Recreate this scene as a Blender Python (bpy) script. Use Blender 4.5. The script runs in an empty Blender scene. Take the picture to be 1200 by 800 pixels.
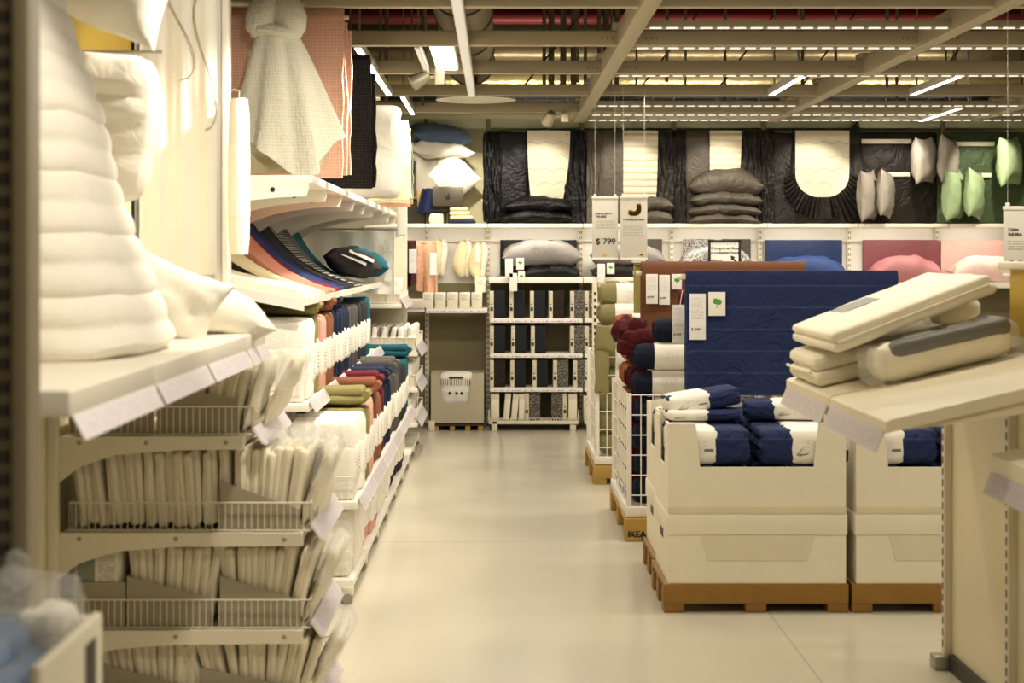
import bpy, math, random
from mathutils import Vector, Matrix, Euler, noise
R = math.radians
random.seed(7)
scn = bpy.context.scene
COL = scn.collection
F, CX, CY, H = 2000.0, 583.0, 301.0, 1.54       # focal length (px), vanishing point, eye height
def X(px, d): return (px - CX) * d / F
def Z(py, d): return H - (py - CY) * d / F
ORD = ['zeroth','first','second','third','fourth','fifth','sixth','seventh','eighth','ninth','tenth','eleventh','twelfth','thirteenth',
 'fourteenth','fifteenth','sixteenth','seventeenth','eighteenth','nineteenth','twentieth']
_t = {20:'twenty',30:'thirty',40:'forty',50:'fifty'}
def ordw(n):
    if n <= 20: return ORD[n]
    t = n // 10 * 10
    if n == t: return {30:'thirtieth',40:'fortieth',50:'fiftieth'}[n]
    return _t[t] + '-' + ORD[n - t]

# ------------------------------------------------------------------ materials
def lin(c):
    if isinstance(c, str):
        c = [int(c[i:i+2], 16) / 255 for i in (0, 2, 4)]
        return tuple(x / 12.92 if x <= .04045 else ((x + .055) / 1.055) ** 2.4 for x in c)
    return tuple(c)
class NT:
    def __init__(s, name):
        s.m = bpy.data.materials.new(name); s.m.use_nodes = True
        s.t = s.m.node_tree; s.n = s.t.nodes; s.b = s.n['Principled BSDF']
        s.tc = s.n.new('ShaderNodeTexCoord')
    def new(s, ty, **kw):
        n = s.n.new(ty)
        for k, v in kw.items(): setattr(n, k, v)
        return n
    def link(s, a, b): s.t.links.new(a, b)
    def math(s, op, a, b=None):
        n = s.n.new('ShaderNodeMath'); n.operation = op
        for i, q in enumerate((a, b)):
            if q is None: continue
            if isinstance(q, (int, float)): n.inputs[i].default_value = q
            else: s.link(q, n.inputs[i])
        return n.outputs[0]
    def mix(s, f, a, b):
        n = s.n.new('ShaderNodeMix'); n.data_type = 'RGBA'
        s.link(f, n.inputs[0]) if not isinstance(f, (int, float)) else None
        for i, q in ((6, a), (7, b)):
            if isinstance(q, tuple): n.inputs[i].default_value = (*q, 1)
            else: s.link(q, n.inputs[i])
        return n.outputs[2]
    def noise(s, scale, detail=3, co='Object', vec=None):
        n = s.n.new('ShaderNodeTexNoise'); n.inputs['Scale'].default_value = scale; n.inputs['Detail'].default_value = detail
        s.link(vec or s.tc.outputs[co], n.inputs['Vector']); return n.outputs[0]
    def bump(s, h, strength, dist=.01):
        n = s.n.new('ShaderNodeBump'); n.inputs['Strength'].default_value = strength; n.inputs['Distance'].default_value = dist
        s.link(h, n.inputs['Height']); s.link(n.outputs[0], s.b.inputs['Normal'])
MATS = {}
def solid(name, c, rough=.5, metal=0, var=.06, vs=9, bump=0, bs=60, spec=None, coat=0):
    if name in MATS: return MATS[name]
    k = NT(name); c = lin(c)
    f = k.noise(vs)
    k.link(k.mix(f, tuple(x * (1 - var) for x in c), tuple(min(1, x * (1 + var)) for x in c)), k.b.inputs['Base Color'])
    k.b.inputs['Roughness'].default_value = rough; k.b.inputs['Metallic'].default_value = metal
    if spec is not None: k.b.inputs['Specular IOR Level'].default_value = spec
    k.b.inputs['Coat Weight'].default_value = coat
    if bump: k.bump(k.noise(bs, 4), bump)
    MATS[name] = k.m; return k.m
def fab(name, c, kind='plain', c2=None, rough=.85, wr=.35, sc=14):
    """woven cloth: soft wrinkles plus a weave"""
    if name in MATS: return MATS[name]
    k = NT(name); c = lin(c)
    base = k.mix(k.noise(6), tuple(x * .9 for x in c), tuple(min(1, x * 1.07) for x in c))
    n1 = k.new('ShaderNodeTexNoise'); n1.inputs['Scale'].default_value = sc * .8; n1.inputs['Detail'].default_value = 3; n1.inputs['Distortion'].default_value = 1.2
    k.link(k.tc.outputs['Object'], n1.inputs['Vector'])
    w = k.math('ADD', k.math('MULTIPLY', k.math('POWER', k.math('ABSOLUTE', k.math('SUBTRACT', n1.outputs[0], .5)), .7), 1.5), k.math('MULTIPLY', k.noise(sc * 2, 4), .5))
    sx = k.new('ShaderNodeSeparateXYZ'); k.link(k.tc.outputs['Object'], sx.inputs[0])
    h = k.math('MULTIPLY', w, 1.0)
    if kind == 'waffle':
        q = 2 * math.pi / .015
        a = k.math('SINE', k.math('MULTIPLY', k.math('ADD', sx.outputs[0], sx.outputs[1]), q)); b = k.math('SINE', k.math('MULTIPLY', sx.outputs[2], q))
        g = k.math('MAXIMUM', a, b)
        h = k.math('ADD', k.math('MULTIPLY', g, .1), w)
        base = k.mix(k.math('GREATER_THAN', g, .84), base, tuple(min(1, x * 1.22 + .02) for x in c))
    if kind == 'lines':
        g = k.math('FRACT', k.math('MULTIPLY', sx.outputs[2], 9.0))
        base = k.mix(k.math('MULTIPLY', k.math('LESS_THAN', g, .07), .55), base, lin(c2))
    if kind == 'check':
        a = k.math('GREATER_THAN', k.math('SINE', k.math('MULTIPLY', sx.outputs[1], 420)), 0.0)
        b = k.math('GREATER_THAN', k.math('SINE', k.math('MULTIPLY', sx.outputs[2], 420)), 0.0)
        base = k.mix(k.math('MULTIPLY', a, b), base, lin(c2))
    if kind == 'speckle':
        g = k.math('GREATER_THAN', k.noise(120, 4), .52)
        base = k.mix(g, base, lin(c2))
    if kind == 'knit':
        g = k.math('SINE', k.math('MULTIPLY', k.math('ADD', sx.outputs[1], sx.outputs[0]), 420))
        h = k.math('ADD', k.math('MULTIPLY', g, .3), w)
    if kind == 'quiltgrid':
        q = 2 * math.pi / .03
        a = k.math('ABSOLUTE', k.math('SINE', k.math('MULTIPLY', sx.outputs[2], q)))
        wv = k.math('ADD', sx.outputs[2], k.math('MULTIPLY', k.math('SINE', k.math('MULTIPLY', sx.outputs[0], 46)), .012))
        b = k.math('ABSOLUTE', k.math('SINE', k.math('MULTIPLY', wv, math.pi / .12)))
        h = k.math('ADD', k.math('ADD', k.math('MULTIPLY', k.math('POWER', a, .5), .15), k.math('MULTIPLY', k.math('POWER', b, .25), 1.1)), k.math('MULTIPLY', w, .3))
        base = k.mix(k.math('LESS_THAN', b, .09), base, tuple(x * .6 for x in c))
    k.link(base, k.b.inputs['Base Color'])
    k.b.inputs['Roughness'].default_value = rough; k.b.inputs['Specular IOR Level'].default_value = .25
    k.bump(h, min(1, wr * .5), .025)
    MATS[name] = k.m; return k.m
def printed(name, paper, u='X', v='Z', lines=8, u0=.12, u1=.88, v0=.1, v1=.9, ink=(.12, .11, .11), dens=.42, fs=26, rough=.55):
    """paper with rows of small illegible print"""
    if name in MATS: return MATS[name]
    k = NT(name); sx = k.new('ShaderNodeSeparateXYZ'); k.link(k.tc.outputs['Generated'], sx.inputs[0])
    U, V = sx.outputs['XYZ'.index(u)], sx.outputs['XYZ'.index(v)]
    vv = k.math('MULTIPLY', k.math('DIVIDE', k.math('SUBTRACT', V, v0), v1 - v0), lines)
    row = k.math('FLOOR', vv); fr = k.math('FRACT', vv)
    cm = k.new('ShaderNodeCombineXYZ'); k.link(k.math('MULTIPLY', U, fs), cm.inputs[0]); k.link(k.math('MULTIPLY', row, 5.37), cm.inputs[1])
    nz = k.noise(1.0, 2, vec=cm.outputs[0])
    f = k.math('MULTIPLY', k.math('LESS_THAN', fr, .38), k.math('GREATER_THAN', nz, dens))
    for q, lo, hi in ((U, u0, u1), (V, v0, v1)):
        f = k.math('MULTIPLY', f, k.math('MULTIPLY', k.math('GREATER_THAN', q, lo), k.math('LESS_THAN', q, hi)))
    f = k.math('MULTIPLY', f, .7)
    k.link(k.mix(f, lin(paper), ink), k.b.inputs['Base Color']); k.b.inputs['Roughness'].default_value = rough
    MATS[name] = k.m; return k.m
def emit(name, c, s):
    if name in MATS: return MATS[name]
    k = NT(name); k.b.inputs['Base Color'].default_value = (.8, .8, .8, 1)
    k.b.inputs['Emission Color'].default_value = (*c, 1); k.b.inputs['Emission Strength'].default_value = s
    MATS[name] = k.m; return k.m

# ------------------------------------------------------------------ mesh building
def T(x=0, y=0, z=0, rx=0, ry=0, rz=0):
    return Matrix.Translation((x, y, z)) @ Euler((R(rx), R(ry), R(rz))).to_matrix().to_4x4()
def nz(p, s, seed=0): return noise.noise(Vector((p[0] * s + seed * 7.1, p[1] * s - seed * 3.3, p[2] * s + seed * 1.7)))
class MB:
    def __init__(s): s.v, s.f = [], []
    def add(s, vs, fs, M=None):
        o = len(s.v)
        s.v += [tuple(M @ Vector(p)) for p in vs] if M else [tuple(p) for p in vs]
        s.f += [tuple(i + o for i in f) for f in fs]; return s
    def box(s, x0, x1, y0, y1, z0, z1, M=None):
        return s.add([(x0,y0,z0),(x1,y0,z0),(x1,y1,z0),(x0,y1,z0),(x0,y0,z1),(x1,y0,z1),(x1,y1,z1),(x0,y1,z1)],
                     [(0,3,2,1),(4,5,6,7),(0,1,5,4),(1,2,6,5),(2,3,7,6),(3,0,4,7)], M)
    def soft(s, x0, x1, y0, y1, z0, z1, r=.01, n=1, amp=0, sc=12, seed=0, M=None, pinch=0):
        """rounded box: corner radius r, n inner spans, optional lumpiness"""
        h = ((x1-x0)/2, (y1-y0)/2, (z1-z0)/2); c = ((x0+x1)/2, (y0+y1)/2, (z0+z1)/2)
        rr = min(r, min(h) * .98)
        def axis(a):
            k = [-a, -a + rr * .25, -a + rr]
            k += [-a + rr + (2*a - 2*rr) * (i+1) / (n+1) for i in range(n)]
            return k + [a - rr, a - rr * .25, a]
        A = [axis(a) for a in h]; idx = {}; vs, fs = [], []
        def P(p):
            key = tuple(round(q, 6) for q in p)
            if key in idx: return idx[key]
            q = Vector([max(-h[i] + rr, min(h[i] - rr, p[i])) for i in range(3)])
            d = Vector(p) - q
            d = q + d.normalized() * rr if d.length > 1e-9 else q
            if amp:
                g = amp * nz(d, sc, seed); dn = Vector((d.x/h[0], d.y/h[1], d.z/h[2])); d = d + dn.normalized() * g
            if pinch:
                e = 1 - pinch * (abs(d.x) / h[0]) ** 2; d.z *= e
            idx[key] = len(vs); vs.append((d.x + c[0], d.y + c[1], d.z + c[2])); return idx[key]
        for ax in range(3):
            b, cc = (ax + 1) % 3, (ax + 2) % 3
            for sg in (-1, 1):
                for i in range(len(A[b]) - 1):
                    for j in range(len(A[cc]) - 1):
                        q = []
                        for (di, dj) in ((0,0),(1,0),(1,1),(0,1)):
                            p = [0, 0, 0]; p[ax] = sg * h[ax]; p[b] = A[b][i+di]; p[cc] = A[cc][j+dj]; q.append(P(p))
                        if sg < 0: q.reverse()
                        fs.append(tuple(q))
        return s.add(vs, fs, M)
    def bar(s, p, q, r=.003, n=4, M=None):
        p, q = Vector(p), Vector(q); d = (q - p).normalized()
        a = d.orthogonal().normalized(); b = d.cross(a); vs = []
        for e in (p, q):
            for i in range(n):
                t = 2 * math.pi * (i + .5) / n; vs.append(e + (a * math.cos(t) + b * math.sin(t)) * r)
        fs = [(i, (i+1) % n, n + (i+1) % n, n + i) for i in range(n)] + [tuple(range(n-1, -1, -1)), tuple(range(n, 2*n))]
        return s.add(vs, fs, M)
    def tube(s, pts, r=.005, n=8, M=None):
        pts = [Vector(p) for p in pts]; vs, fs = [], []
        a = None
        for i, p in enumerate(pts):
            d = (pts[min(i+1, len(pts)-1)] - pts[max(i-1, 0)]).normalized()
            a = d.orthogonal().normalized() if a is None else (a - d * a.dot(d)).normalized()
            b = d.cross(a); rr = r[i] if isinstance(r, (list, tuple)) else r
            for k in range(n):
                t = 2 * math.pi * k / n; vs.append(p + (a * math.cos(t) + b * math.sin(t)) * rr)
        for i in range(len(pts) - 1):
            for k in range(n):
                fs.append((i*n + k, i*n + (k+1) % n, (i+1)*n + (k+1) % n, (i+1)*n + k))
        fs += [tuple(range(n-1, -1, -1)), tuple(range((len(pts)-1)*n, len(pts)*n))]
        return s.add(vs, fs, M)
    def slab(s, fn, nu, nv, th, M=None):
        """cloth: surface fn(u,v) given a thickness"""
        g = [[Vector(fn(i / nu, j / nv)) for j in range(nv + 1)] for i in range(nu + 1)]
        W = nv + 1; top, bot = [], []
        for i in range(nu + 1):
            for j in range(nv + 1):
                du = g[min(i+1, nu)][j] - g[max(i-1, 0)][j]; dv = g[i][min(j+1, nv)] - g[i][max(j-1, 0)]
                n = du.cross(dv); n = n.normalized() if n.length > 1e-12 else Vector((0, 0, 1))
                top.append(g[i][j] + n * th / 2); bot.append(g[i][j] - n * th / 2)
        N = len(top); fs = []
        for i in range(nu):
            for j in range(nv):
                a = i * W + j; q = (a, a + W, a + W + 1, a + 1)
                fs.append(q); fs.append(tuple(N + k for k in reversed(q)))
        e = [i * W for i in range(nu + 1)] + [nu * W + j for j in range(1, W)] + [i * W + nv for i in range(nu - 1, -1, -1)] + [j for j in range(nv - 1, 0, -1)]
        for k in range(len(e)):
            a, b = e[k], e[(k+1) % len(e)]; fs.append((b, a, N + a, N + b))
        return s.add(top + bot, fs, M)
    def pillow(s, w, h, t, M=None, seed=0, n=14, wr=.012, sag=0, pt=.10):
        """a stuffed cushion lying in XY, thickness along Z, with pointed corners"""
        vs, fs, W = [], [], n + 1
        for sg in (1, -1):
            for i in range(W):
                for j in range(W):
                    u, v = -1 + 2*i/n, -1 + 2*j/n
                    u = math.sin(u * math.pi / 2) * .6 + u * .4; v = math.sin(v * math.pi / 2) * .6 + v * .4
                    x = u * w/2 * (1 - pt * (1 - v*v) * abs(u)); y = v * h/2 * (1 - pt * (1 - u*u) * abs(v))
                    e = max(0, (1 - u**4) * (1 - v**4)) ** .55 * (1 - .18 * (u*u + v*v))
                    z = sg * t/2 * e
                    edge = min(1, e * 3)
                    z += wr * edge * (1.2 * nz((x, y, sg), 9, seed) + .7 * nz((x * .6 + y * .3, y, sg), 24, seed) + .4 * nz((x, y * .5, sg), 42, seed)) - sag * (x / (w/2)) ** 2
                    vs.append((x, y, z))
        N = W * W
        for i in range(n):
            for j in range(n):
                a = i * W + j; q = (a, a + W, a + W + 1, a + 1)
                fs.append(q); fs.append(tuple(N + k for k in reversed(q)))
        # weld the rim
        rim = [i * W + j for i in range(W) for j in range(W) if i in (0, n) or j in (0, n)]
        m = {N + k: k for k in rim}
        for k in rim: vs[k] = tuple((vs[k][c] + vs[N + k][c]) / 2 for c in range(3))
        fs = [tuple(m.get(k, k) for k in f) for f in fs]
        return s.add(vs, fs, M)
    def lathe(s, prof, n=20, M=None, amp=0, sc=10, seed=0):
        """profile [(radius, z)] spun round Z"""
        vs, fs = [], []
        for r, z in prof:
            for k in range(n):
                t = 2 * math.pi * k / n
                q = r * (1 + amp * nz((math.cos(t), math.sin(t), z * 6), sc / 6, seed)) if amp else r
                vs.append((q * math.cos(t), q * math.sin(t), z))
        for i in range(len(prof) - 1):
            for k in range(n): fs.append((i*n + k, i*n + (k+1) % n, (i+1)*n + (k+1) % n, (i+1)*n + k))
        fs += [tuple(range(n-1, -1, -1)), tuple(range((len(prof)-1)*n, len(prof)*n))]
        return s.add(vs, fs, M)
    def prism(s, poly, ax, a0, a1, M=None):
        """2-D polygon extruded along axis ax (the other two axes in xyz order)"""
        o = [i for i in range(3) if i != ax]; vs = []
        for a in (a0, a1):
            for p in poly:
                q = [0, 0, 0]; q[ax] = a; q[o[0]], q[o[1]] = p; vs.append(q)
        n = len(poly)
        fs = [tuple(range(n)), tuple(range(2*n - 1, n - 1, -1))] + [(i, n + i, n + (i+1) % n, (i+1) % n) for i in range(n)]
        return s.add(vs, fs, M)
def root_loc(p):
    while p.parent: p = p.parent
    return Vector(p.location)
def obj(name, mb, m, parent=None, label=None, smooth=True, ang=40, local=False):
    me = bpy.data.meshes.new(name)
    vs = mb.v
    if parent is None:
        xs, ys, zs = zip(*vs); base = Vector(((min(xs)+max(xs))/2, (min(ys)+max(ys))/2, min(zs)))
    else: base = Vector((0, 0, 0)) if local else root_loc(parent)
    me.from_pydata([Vector(v) - base for v in vs], [], mb.f)
    import bmesh
    b = bmesh.new(); b.from_mesh(me); bmesh.ops.recalc_face_normals(b, faces=b.faces); b.to_mesh(me); b.free()
    if smooth:
        me.polygons.foreach_set('use_smooth', [True] * len(me.polygons)); me.set_sharp_from_angle(angle=R(ang))
    me.materials.append(m)
    o = bpy.data.objects.new(name, me); COL.objects.link(o)
    if parent: o.parent = parent
    else: o.location = base
    if label: o['label'] = label
    return o
def tag(o, label, cat, group=None):
    o['label'] = label; o['category'] = cat
    if group: o['group'] = group
    return o
def single(name, mb, m, label, cat, group=None, **k): return tag(obj(name, mb, m, **k), label, cat, group)
def struct(name, mb, m, **k):
    o = obj(name, mb, m, **k); o['kind'] = 'structure'; return o
def thing(name, label, cat, loc=(0, 0, 0), group=None):
    o = bpy.data.objects.new(name, None); o.empty_display_size = .05; COL.objects.link(o); o.location = loc
    return tag(o, label, cat, group)
def dup(root, loc, label, group=None, rot=None, scale=None):
    def rec(o, p):
        c = o.copy(); COL.objects.link(c); c.parent = p
        for ch in [q for q in COL.objects if q.parent == o]: rec(ch, c)
        return c
    c = rec(root, None); c.location = loc; c['label'] = label
    if group: c['group'] = group
    if rot: c.rotation_euler = rot
    if scale: c.scale = scale
    return c
class Kind:
    """first call places the prototype itself, later calls copy it"""
    def __init__(s, make): s.make, s.p = make, None; s.kids = None
    def put(s, loc, label, group=None, rot=None, scale=None):
        if s.p is None:
            s.p = s.make(); o = s.p; s.kids = [(q, [w for w in COL.objects if w.parent == q]) for q in COL.objects if q.parent == o]
            o.location = loc; o['label'] = label
            if group: o['group'] = group
            if rot: o.rotation_euler = rot
            if scale: o.scale = scale
            return o
        c = s.p.copy(); COL.objects.link(c); c.location = loc; c['label'] = label
        c.rotation_euler = rot or (0, 0, 0); c.scale = scale or (1, 1, 1)
        if group: c['group'] = group
        for q, ws in s.kids:
            d = q.copy(); COL.objects.link(d); d.parent = c
            for w in ws: e = w.copy(); COL.objects.link(e); e.parent = d
        return c
def text(name, body, size, loc, m, parent, rz=0, bold=0, align='LEFT', rx=90):
    cu = bpy.data.curves.new(name, 'FONT'); cu.body = body; cu.size = size; cu.extrude = .0006; cu.align_x = align
    tmp = bpy.data.objects.new(name + '_t', cu); COL.objects.link(tmp)
    bpy.context.view_layer.update()
    me = bpy.data.meshes.new_from_object(tmp.evaluated_get(bpy.context.evaluated_depsgraph_get()))
    bpy.data.objects.remove(tmp)
    if bold:
        import bmesh
        b = bmesh.new(); b.from_mesh(me)
        q = bmesh.ops.duplicate(b, geom=b.verts[:] + b.edges[:] + b.faces[:])['geom']
        bmesh.ops.translate(b, verts=[e for e in q if isinstance(e, bmesh.types.BMVert)], vec=(bold * 1.6, bold * .4, .0002)); b.to_mesh(me); b.free()
    me.transform(Matrix.Translation(Vector(loc) - root_loc(parent)) @ Euler((R(rx), 0, R(rz))).to_matrix().to_4x4())
    me.materials.clear(); me.materials.append(m)
    o = bpy.data.objects.new(name, me); COL.objects.link(o); o.parent = parent
    return o

# ------------------------------------------------------------------ palette
WHITE = solid('white_enamel', 'efeadf', .35, var=.02)
CREAM = solid('cream_enamel', 'e4dcc6', .4, var=.02)
STEEL = solid('brushed_steel', 'a8a498', .35, .8)
DARK = solid('dark_metal', '1d1b19', .5)
BLACKP = solid('black_plastic', '141414', .5)
BOARD = solid('white_laminate', 'ece6d6', .35, var=.02)
CARD = solid('white_cardboard', 'ebe3cd', .8, var=.04, bump=.05)
TRAY = solid('grey_cardboard', 'a59c86', .85, var=.05)
PAPER = solid('white_paper', 'f2eee4', .6, var=.02)
LILAC = printed('shelf_label_paper', 'cbc3c9', 'Y', 'Z', 5, .06, .94, .2, .85, dens=.52, fs=34, ink=(.3, .27, .3), rough=.3)
SLEEVE_A = printed('sleeve_paper_aisle', 'f1ece0', 'Y', 'Z', 5, .3, .66, .25, .7, dens=.45, fs=7, ink=(.04, .04, .05))
SLEEVE_F = printed('sleeve_paper_front', 'f1ece0', 'X', 'Z', 12, .3, .7, .3, .72, dens=.52, fs=22, ink=(.35, .33, .3))
TAGP = printed('price_tag_paper', 'efece6', 'X', 'Z', 15, .1, .85, .45, .93, dens=.48, fs=16, ink=(.3, .29, .28))
INK = solid('black_ink', '111111', .6, var=0)
WOOD = solid('pallet_wood', '8f6724', .55, var=.14, vs=14, bump=.15, bs=40)
WOODL = solid('light_pallet_wood', 'b48f45', .6, var=.18, vs=14, bump=.15, bs=40)
COTTON = fab('white_cotton', 'f3eee2', wr=.3, sc=10)
COTTONQ = fab('white_quilt_cotton', 'f2ede2', wr=.25, sc=16)
CREAMF = fab('cream_cotton', 'e9dcb4', wr=.35)
def plastic():
    k = NT('clear_plastic_film'); k.b.inputs['Base Color'].default_value = (.9, .9, .88, 1)
    k.b.inputs['Roughness'].default_value = .1; k.b.inputs['Alpha'].default_value = .22
    k.bump(k.noise(30, 4), .8, .02); return k.m
FILM = plastic()
# ------------------------------------------------------------------ camera
cam = bpy.data.cameras.new('camera'); co = bpy.data.objects.new('camera', cam); COL.objects.link(co)
co.location = (0, 0, H); co.rotation_euler = (R(90), 0, 0)
cam.sensor_width = 36; cam.lens = 60; cam.shift_x = 17 / 1200; cam.shift_y = -99 / 1200
cam.dof.use_dof = True; cam.dof.focus_distance = 10.5; cam.dof.aperture_fstop = 4.0
cam.clip_end = 60
scn.camera = co

# ------------------------------------------------------------------ room
def floor_mat():
    k = NT('polished_screed'); c = lin('cfc8b6')
    b = k.mix(k.noise(1.1, 5), tuple(x * .97 for x in c), tuple(min(1, x * 1.02) for x in c))
    sx = k.new('ShaderNodeSeparateXYZ'); k.link(k.tc.outputs['Object'], sx.inputs[0])
    j = None
    for o, w in ((0, 2.4), (1, 3.1)):
        q = k.math('LESS_THAN', k.math('FRACT', k.math('DIVIDE', k.math('ADD', sx.outputs[o], 1.33), w)), .004)
        j = q if j is None else k.math('MAXIMUM', j, q)
    b = k.mix(k.math('MULTIPLY', j, .35), b, lin('8c8470'))
    k.link(b, k.b.inputs['Base Color'])
    n = k.noise(2.3, 4); r = k.math('ADD', k.math('MULTIPLY', n, .1), .17)
    k.link(r, k.b.inputs['Roughness']); k.b.inputs['Specular IOR Level'].default_value = .55
    return k.m
struct('floor', MB().box(-4, 9, -1, 15.9, -.1, 0), floor_mat())
WALLC = solid('cream_wall_paint', 'd9cfa8', .8, var=.03)
struct('wall_back', MB().box(-4, 9, 15.6, 15.75, 0, 2.98), WALLC)
struct('wall_upper', MB().box(-4, 9, 15.62, 15.75, 2.98, 4.7), solid('olive_plenum_paint', '5b5138', .9))
struct('wall_left', MB().box(-4, -3.9, -1, 15.6, 0, 4.7), WALLC)
struct('wall_right', MB().box(9, 9.1, -1, 15.6, 0, 4.7), WALLC)
struct('ceiling', MB().box(-4, 9, -1, 15.9, 4.7, 4.8), solid('dark_ceiling_paint', '4a4230', .9))
m = MB(); m.box(-3.9, 8.9, 15.34, 15.6, 2.70, 2.78); m.box(-3.9, 8.9, 15.42, 15.6, 2.86, 2.93)
struct('trim_1', m, solid('pale_green_trim', 'd5dcbf', .5))

# ------------------------------------------------------------------ ceiling grid
ZC = 2.74
BEAM = solid('beige_beam', 'b9ae92', .5, var=.03)
LED = emit('led_strip', (1, .93, .8), 5.0)
LEDDIM = emit('led_strip_dim', (1, .93, .8), .22)
LEDROW = emit('led_row_glow', (1, .94, .82), .6)
def beam(name, x0, x1, y0, y1, label, group=None, h=.085):
    m = MB().soft(x0, x1, y0, y1, ZC, ZC + h, .006)
    o = single(name, m, BEAM, label, 'ceiling beam', group)
    return o
ys = [5.22, 6.70, 8.19, 9.68, 11.16, 12.70, 14.20]
LX = [-1.02, .723, 2.43, 4.18, 5.9]
for k, y in enumerate(ys):
    x0 = -1.6 if y > 7 else -1.3
    t = thing('cross_beam', f'beige ceiling beam across the aisle, {ordw(len(ys)-k)} one out from the back wall', 'ceiling beam', (2.2, y, ZC), 'beams of the open ceiling grid')
    obj('profile', MB().soft(x0, 6.4, y, y + .07, ZC, ZC + .085, .006), BEAM, t)
    m = MB()
    for x in LX:
        for dx in (-.13, -.1, -.07, .12, .15, .18): m.box(x + dx - .004, x + dx + .004, y - .002, y, ZC + .035, ZC + .043)
    obj('bolt', m, DARK, t)['kind'] = 'stuff'
LN = ['far left, above the white knotted towel', 'rising from the centre of the back wall', 'running to the upper right corner of the photo', 'at the right edge of the photo above the green pillows', 'beyond the right edge']
for k, x in enumerate(LX):
    if k in (0, 4): continue
    t = thing('long_beam', 'wide beige ceiling beam along the aisle, ' + LN[k], 'ceiling beam', (x, 9.5, ZC - .012), 'long beams of the ceiling grid')
    obj('profile', MB().soft(x - .045, x + .045, 4, 15.1, ZC - .012, ZC + .11, .006), BEAM, t)
    m = MB()
    for y in ys: m.soft(x - .07, x + .07, y - .03, y + .1, ZC + .1, ZC + .13, .004)
    obj('joint_plate', m, BEAM, t)
# light lines along the aisle
def strip(x, y0, y1, label, w=.05, z=ZC - .006, dim=False):
    t = thing('light_strip', label, 'light', (x, (y0 + y1) / 2, z), 'light strips of the ceiling grid')
    obj('housing', MB().soft(x - w/2, x + w/2, y0, y1, z, z + .05, .004), WHITE, t)
    for yy in (y0 + .15, y1 - .15): obj('hanger', MB().bar((x, yy, z + .05), (x, yy, 4.7), .006), STEEL, t)
    obj('tube', MB().box(x - w/2 + .008, x + w/2 - .008, y0 + .01, y1 - .01, z - .004, z + .002), LEDDIM if dim else LED, t)
strip(-.19, 6.9, 12.7, 'white light strip running down the aisle left of the spotlight', .06, dim=True)
strip(-.80, 9.75, 12.6, 'white light strip above the black waffle blanket', .05)
strip(-.71, 12.75, 14.3, 'white light strip above the white hanging duvets', .045)
strip(-.46, 9.75, 11.1, 'short narrow perforated strip left of the aluminium spotlight', .035, dim=True)
strip(2.02, 11.3, 12.6, 'bright diagonal light strip left of the long right beam', .05)
strip(3.06, 11.3, 12.6, 'bright diagonal light strip right of the long right beam', .05)
strip(3.72, 13.7, 15.0, 'bright light strip above the grey and green pillows', .05)
# tracks with rows of bright dashes, right half
TN = ['nearest the viewer at the top of the photo', 'in front of the red pipe', 'just under the dark duct', 'under the golden foil duct', 'under the shelf of cables', 'below the double row', 'nearest the back wall']
for k, (y, z) in enumerate(((8.02, ZC + .03), (8.96, ZC), (9.78, ZC - .006), (11.22, ZC - .012), (13.55, ZC - .004), (14.35, ZC - .01), (14.9, ZC - .01))):
    t = thing('light_track', 'ceiling track with bright dashes, ' + TN[k], 'track light', (3, y, z), 'light tracks over the right half')
    obj('rail', MB().soft(.77, 6.2, y, y + .05, z, z + .045, .004), BEAM, t)
    m = MB(); n = 60
    for i in range(n):
        x = .8 + 5.3 * i / n; m.box(x, x + .062, y - .003, y + .012, z - .002, z + .006)
    obj('led_row', m, LEDROW, t)
# things above the grid
FOIL = solid('crinkled_foil', 'd6c48e', .3, .75, var=.2, vs=5, bump=.5, bs=18)
DFOIL = solid('dull_foil', '7d7052', .35, .6, var=.2, vs=5, bump=.4, bs=14)
RED = solid('red_pipe_paint', '6e150e', .45)
GREYP = solid('grey_duct', '6e6854', .5, .3)
def hang(q, t, nm='hanger'): return obj(nm, q, GREYP, t)
def hpipe(name, y, z, r, m, label, cat, x0=-3.5, x1=8.5, n=14, rings=0):
    t = thing(name, label, cat, ((x0 + x1) / 2, y, z - r))
    obj('tube', MB().tube([(x0 + (x1 - x0) * i / 12, y, z) for i in range(13)], r, n), m, t)
    for i in range(rings): x = x0 + (x1 - x0) * (i + .5) / rings; obj('hoop', MB().tube([(x - .02, y, z), (x + .02, y, z)], r * 1.06, n), m, t)
    for i in range(6): x = x0 + (x1 - x0) * (i + .5) / 6; obj('hanger', MB().bar((x, y, z), (x, y, 4.7), .008), GREYP, t)
hpipe('sprinkler_pipe', 14.6, 3.6, .07, RED, 'red sprinkler pipe running across above the ceiling grid', 'pipe', rings=9)
hpipe('air_duct', 15.2, 3.10, .12, FOIL, 'shiny golden foil duct low above the back wall', 'duct', x0=-3.5, x1=8, n=18, rings=10)
hpipe('air_duct', 14.9, 3.33, .1, DFOIL, 'dull dark foil duct behind the beams, under the red pipe', 'duct', n=18, rings=10)
hpipe('conduit', 14.9, 3.50, .02, WHITE, 'thin pale conduit under the red pipe', 'pipe')
# duct running along the aisle
t = thing('air_duct', 'large dark foil duct running along the aisle above the light strip', 'duct', (-.22, 11.5, 2.95))
obj('tube', MB().tube([(-.22, 9 + i, 3.14) for i in range(6)], .19, 20), DFOIL, t)
for i in range(6): obj('hoop', MB().tube([(-.22, 9 + i - .02, 3.14), (-.22, 9 + i + .02, 3.14)], .2, 20), GREYP, t)
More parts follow.
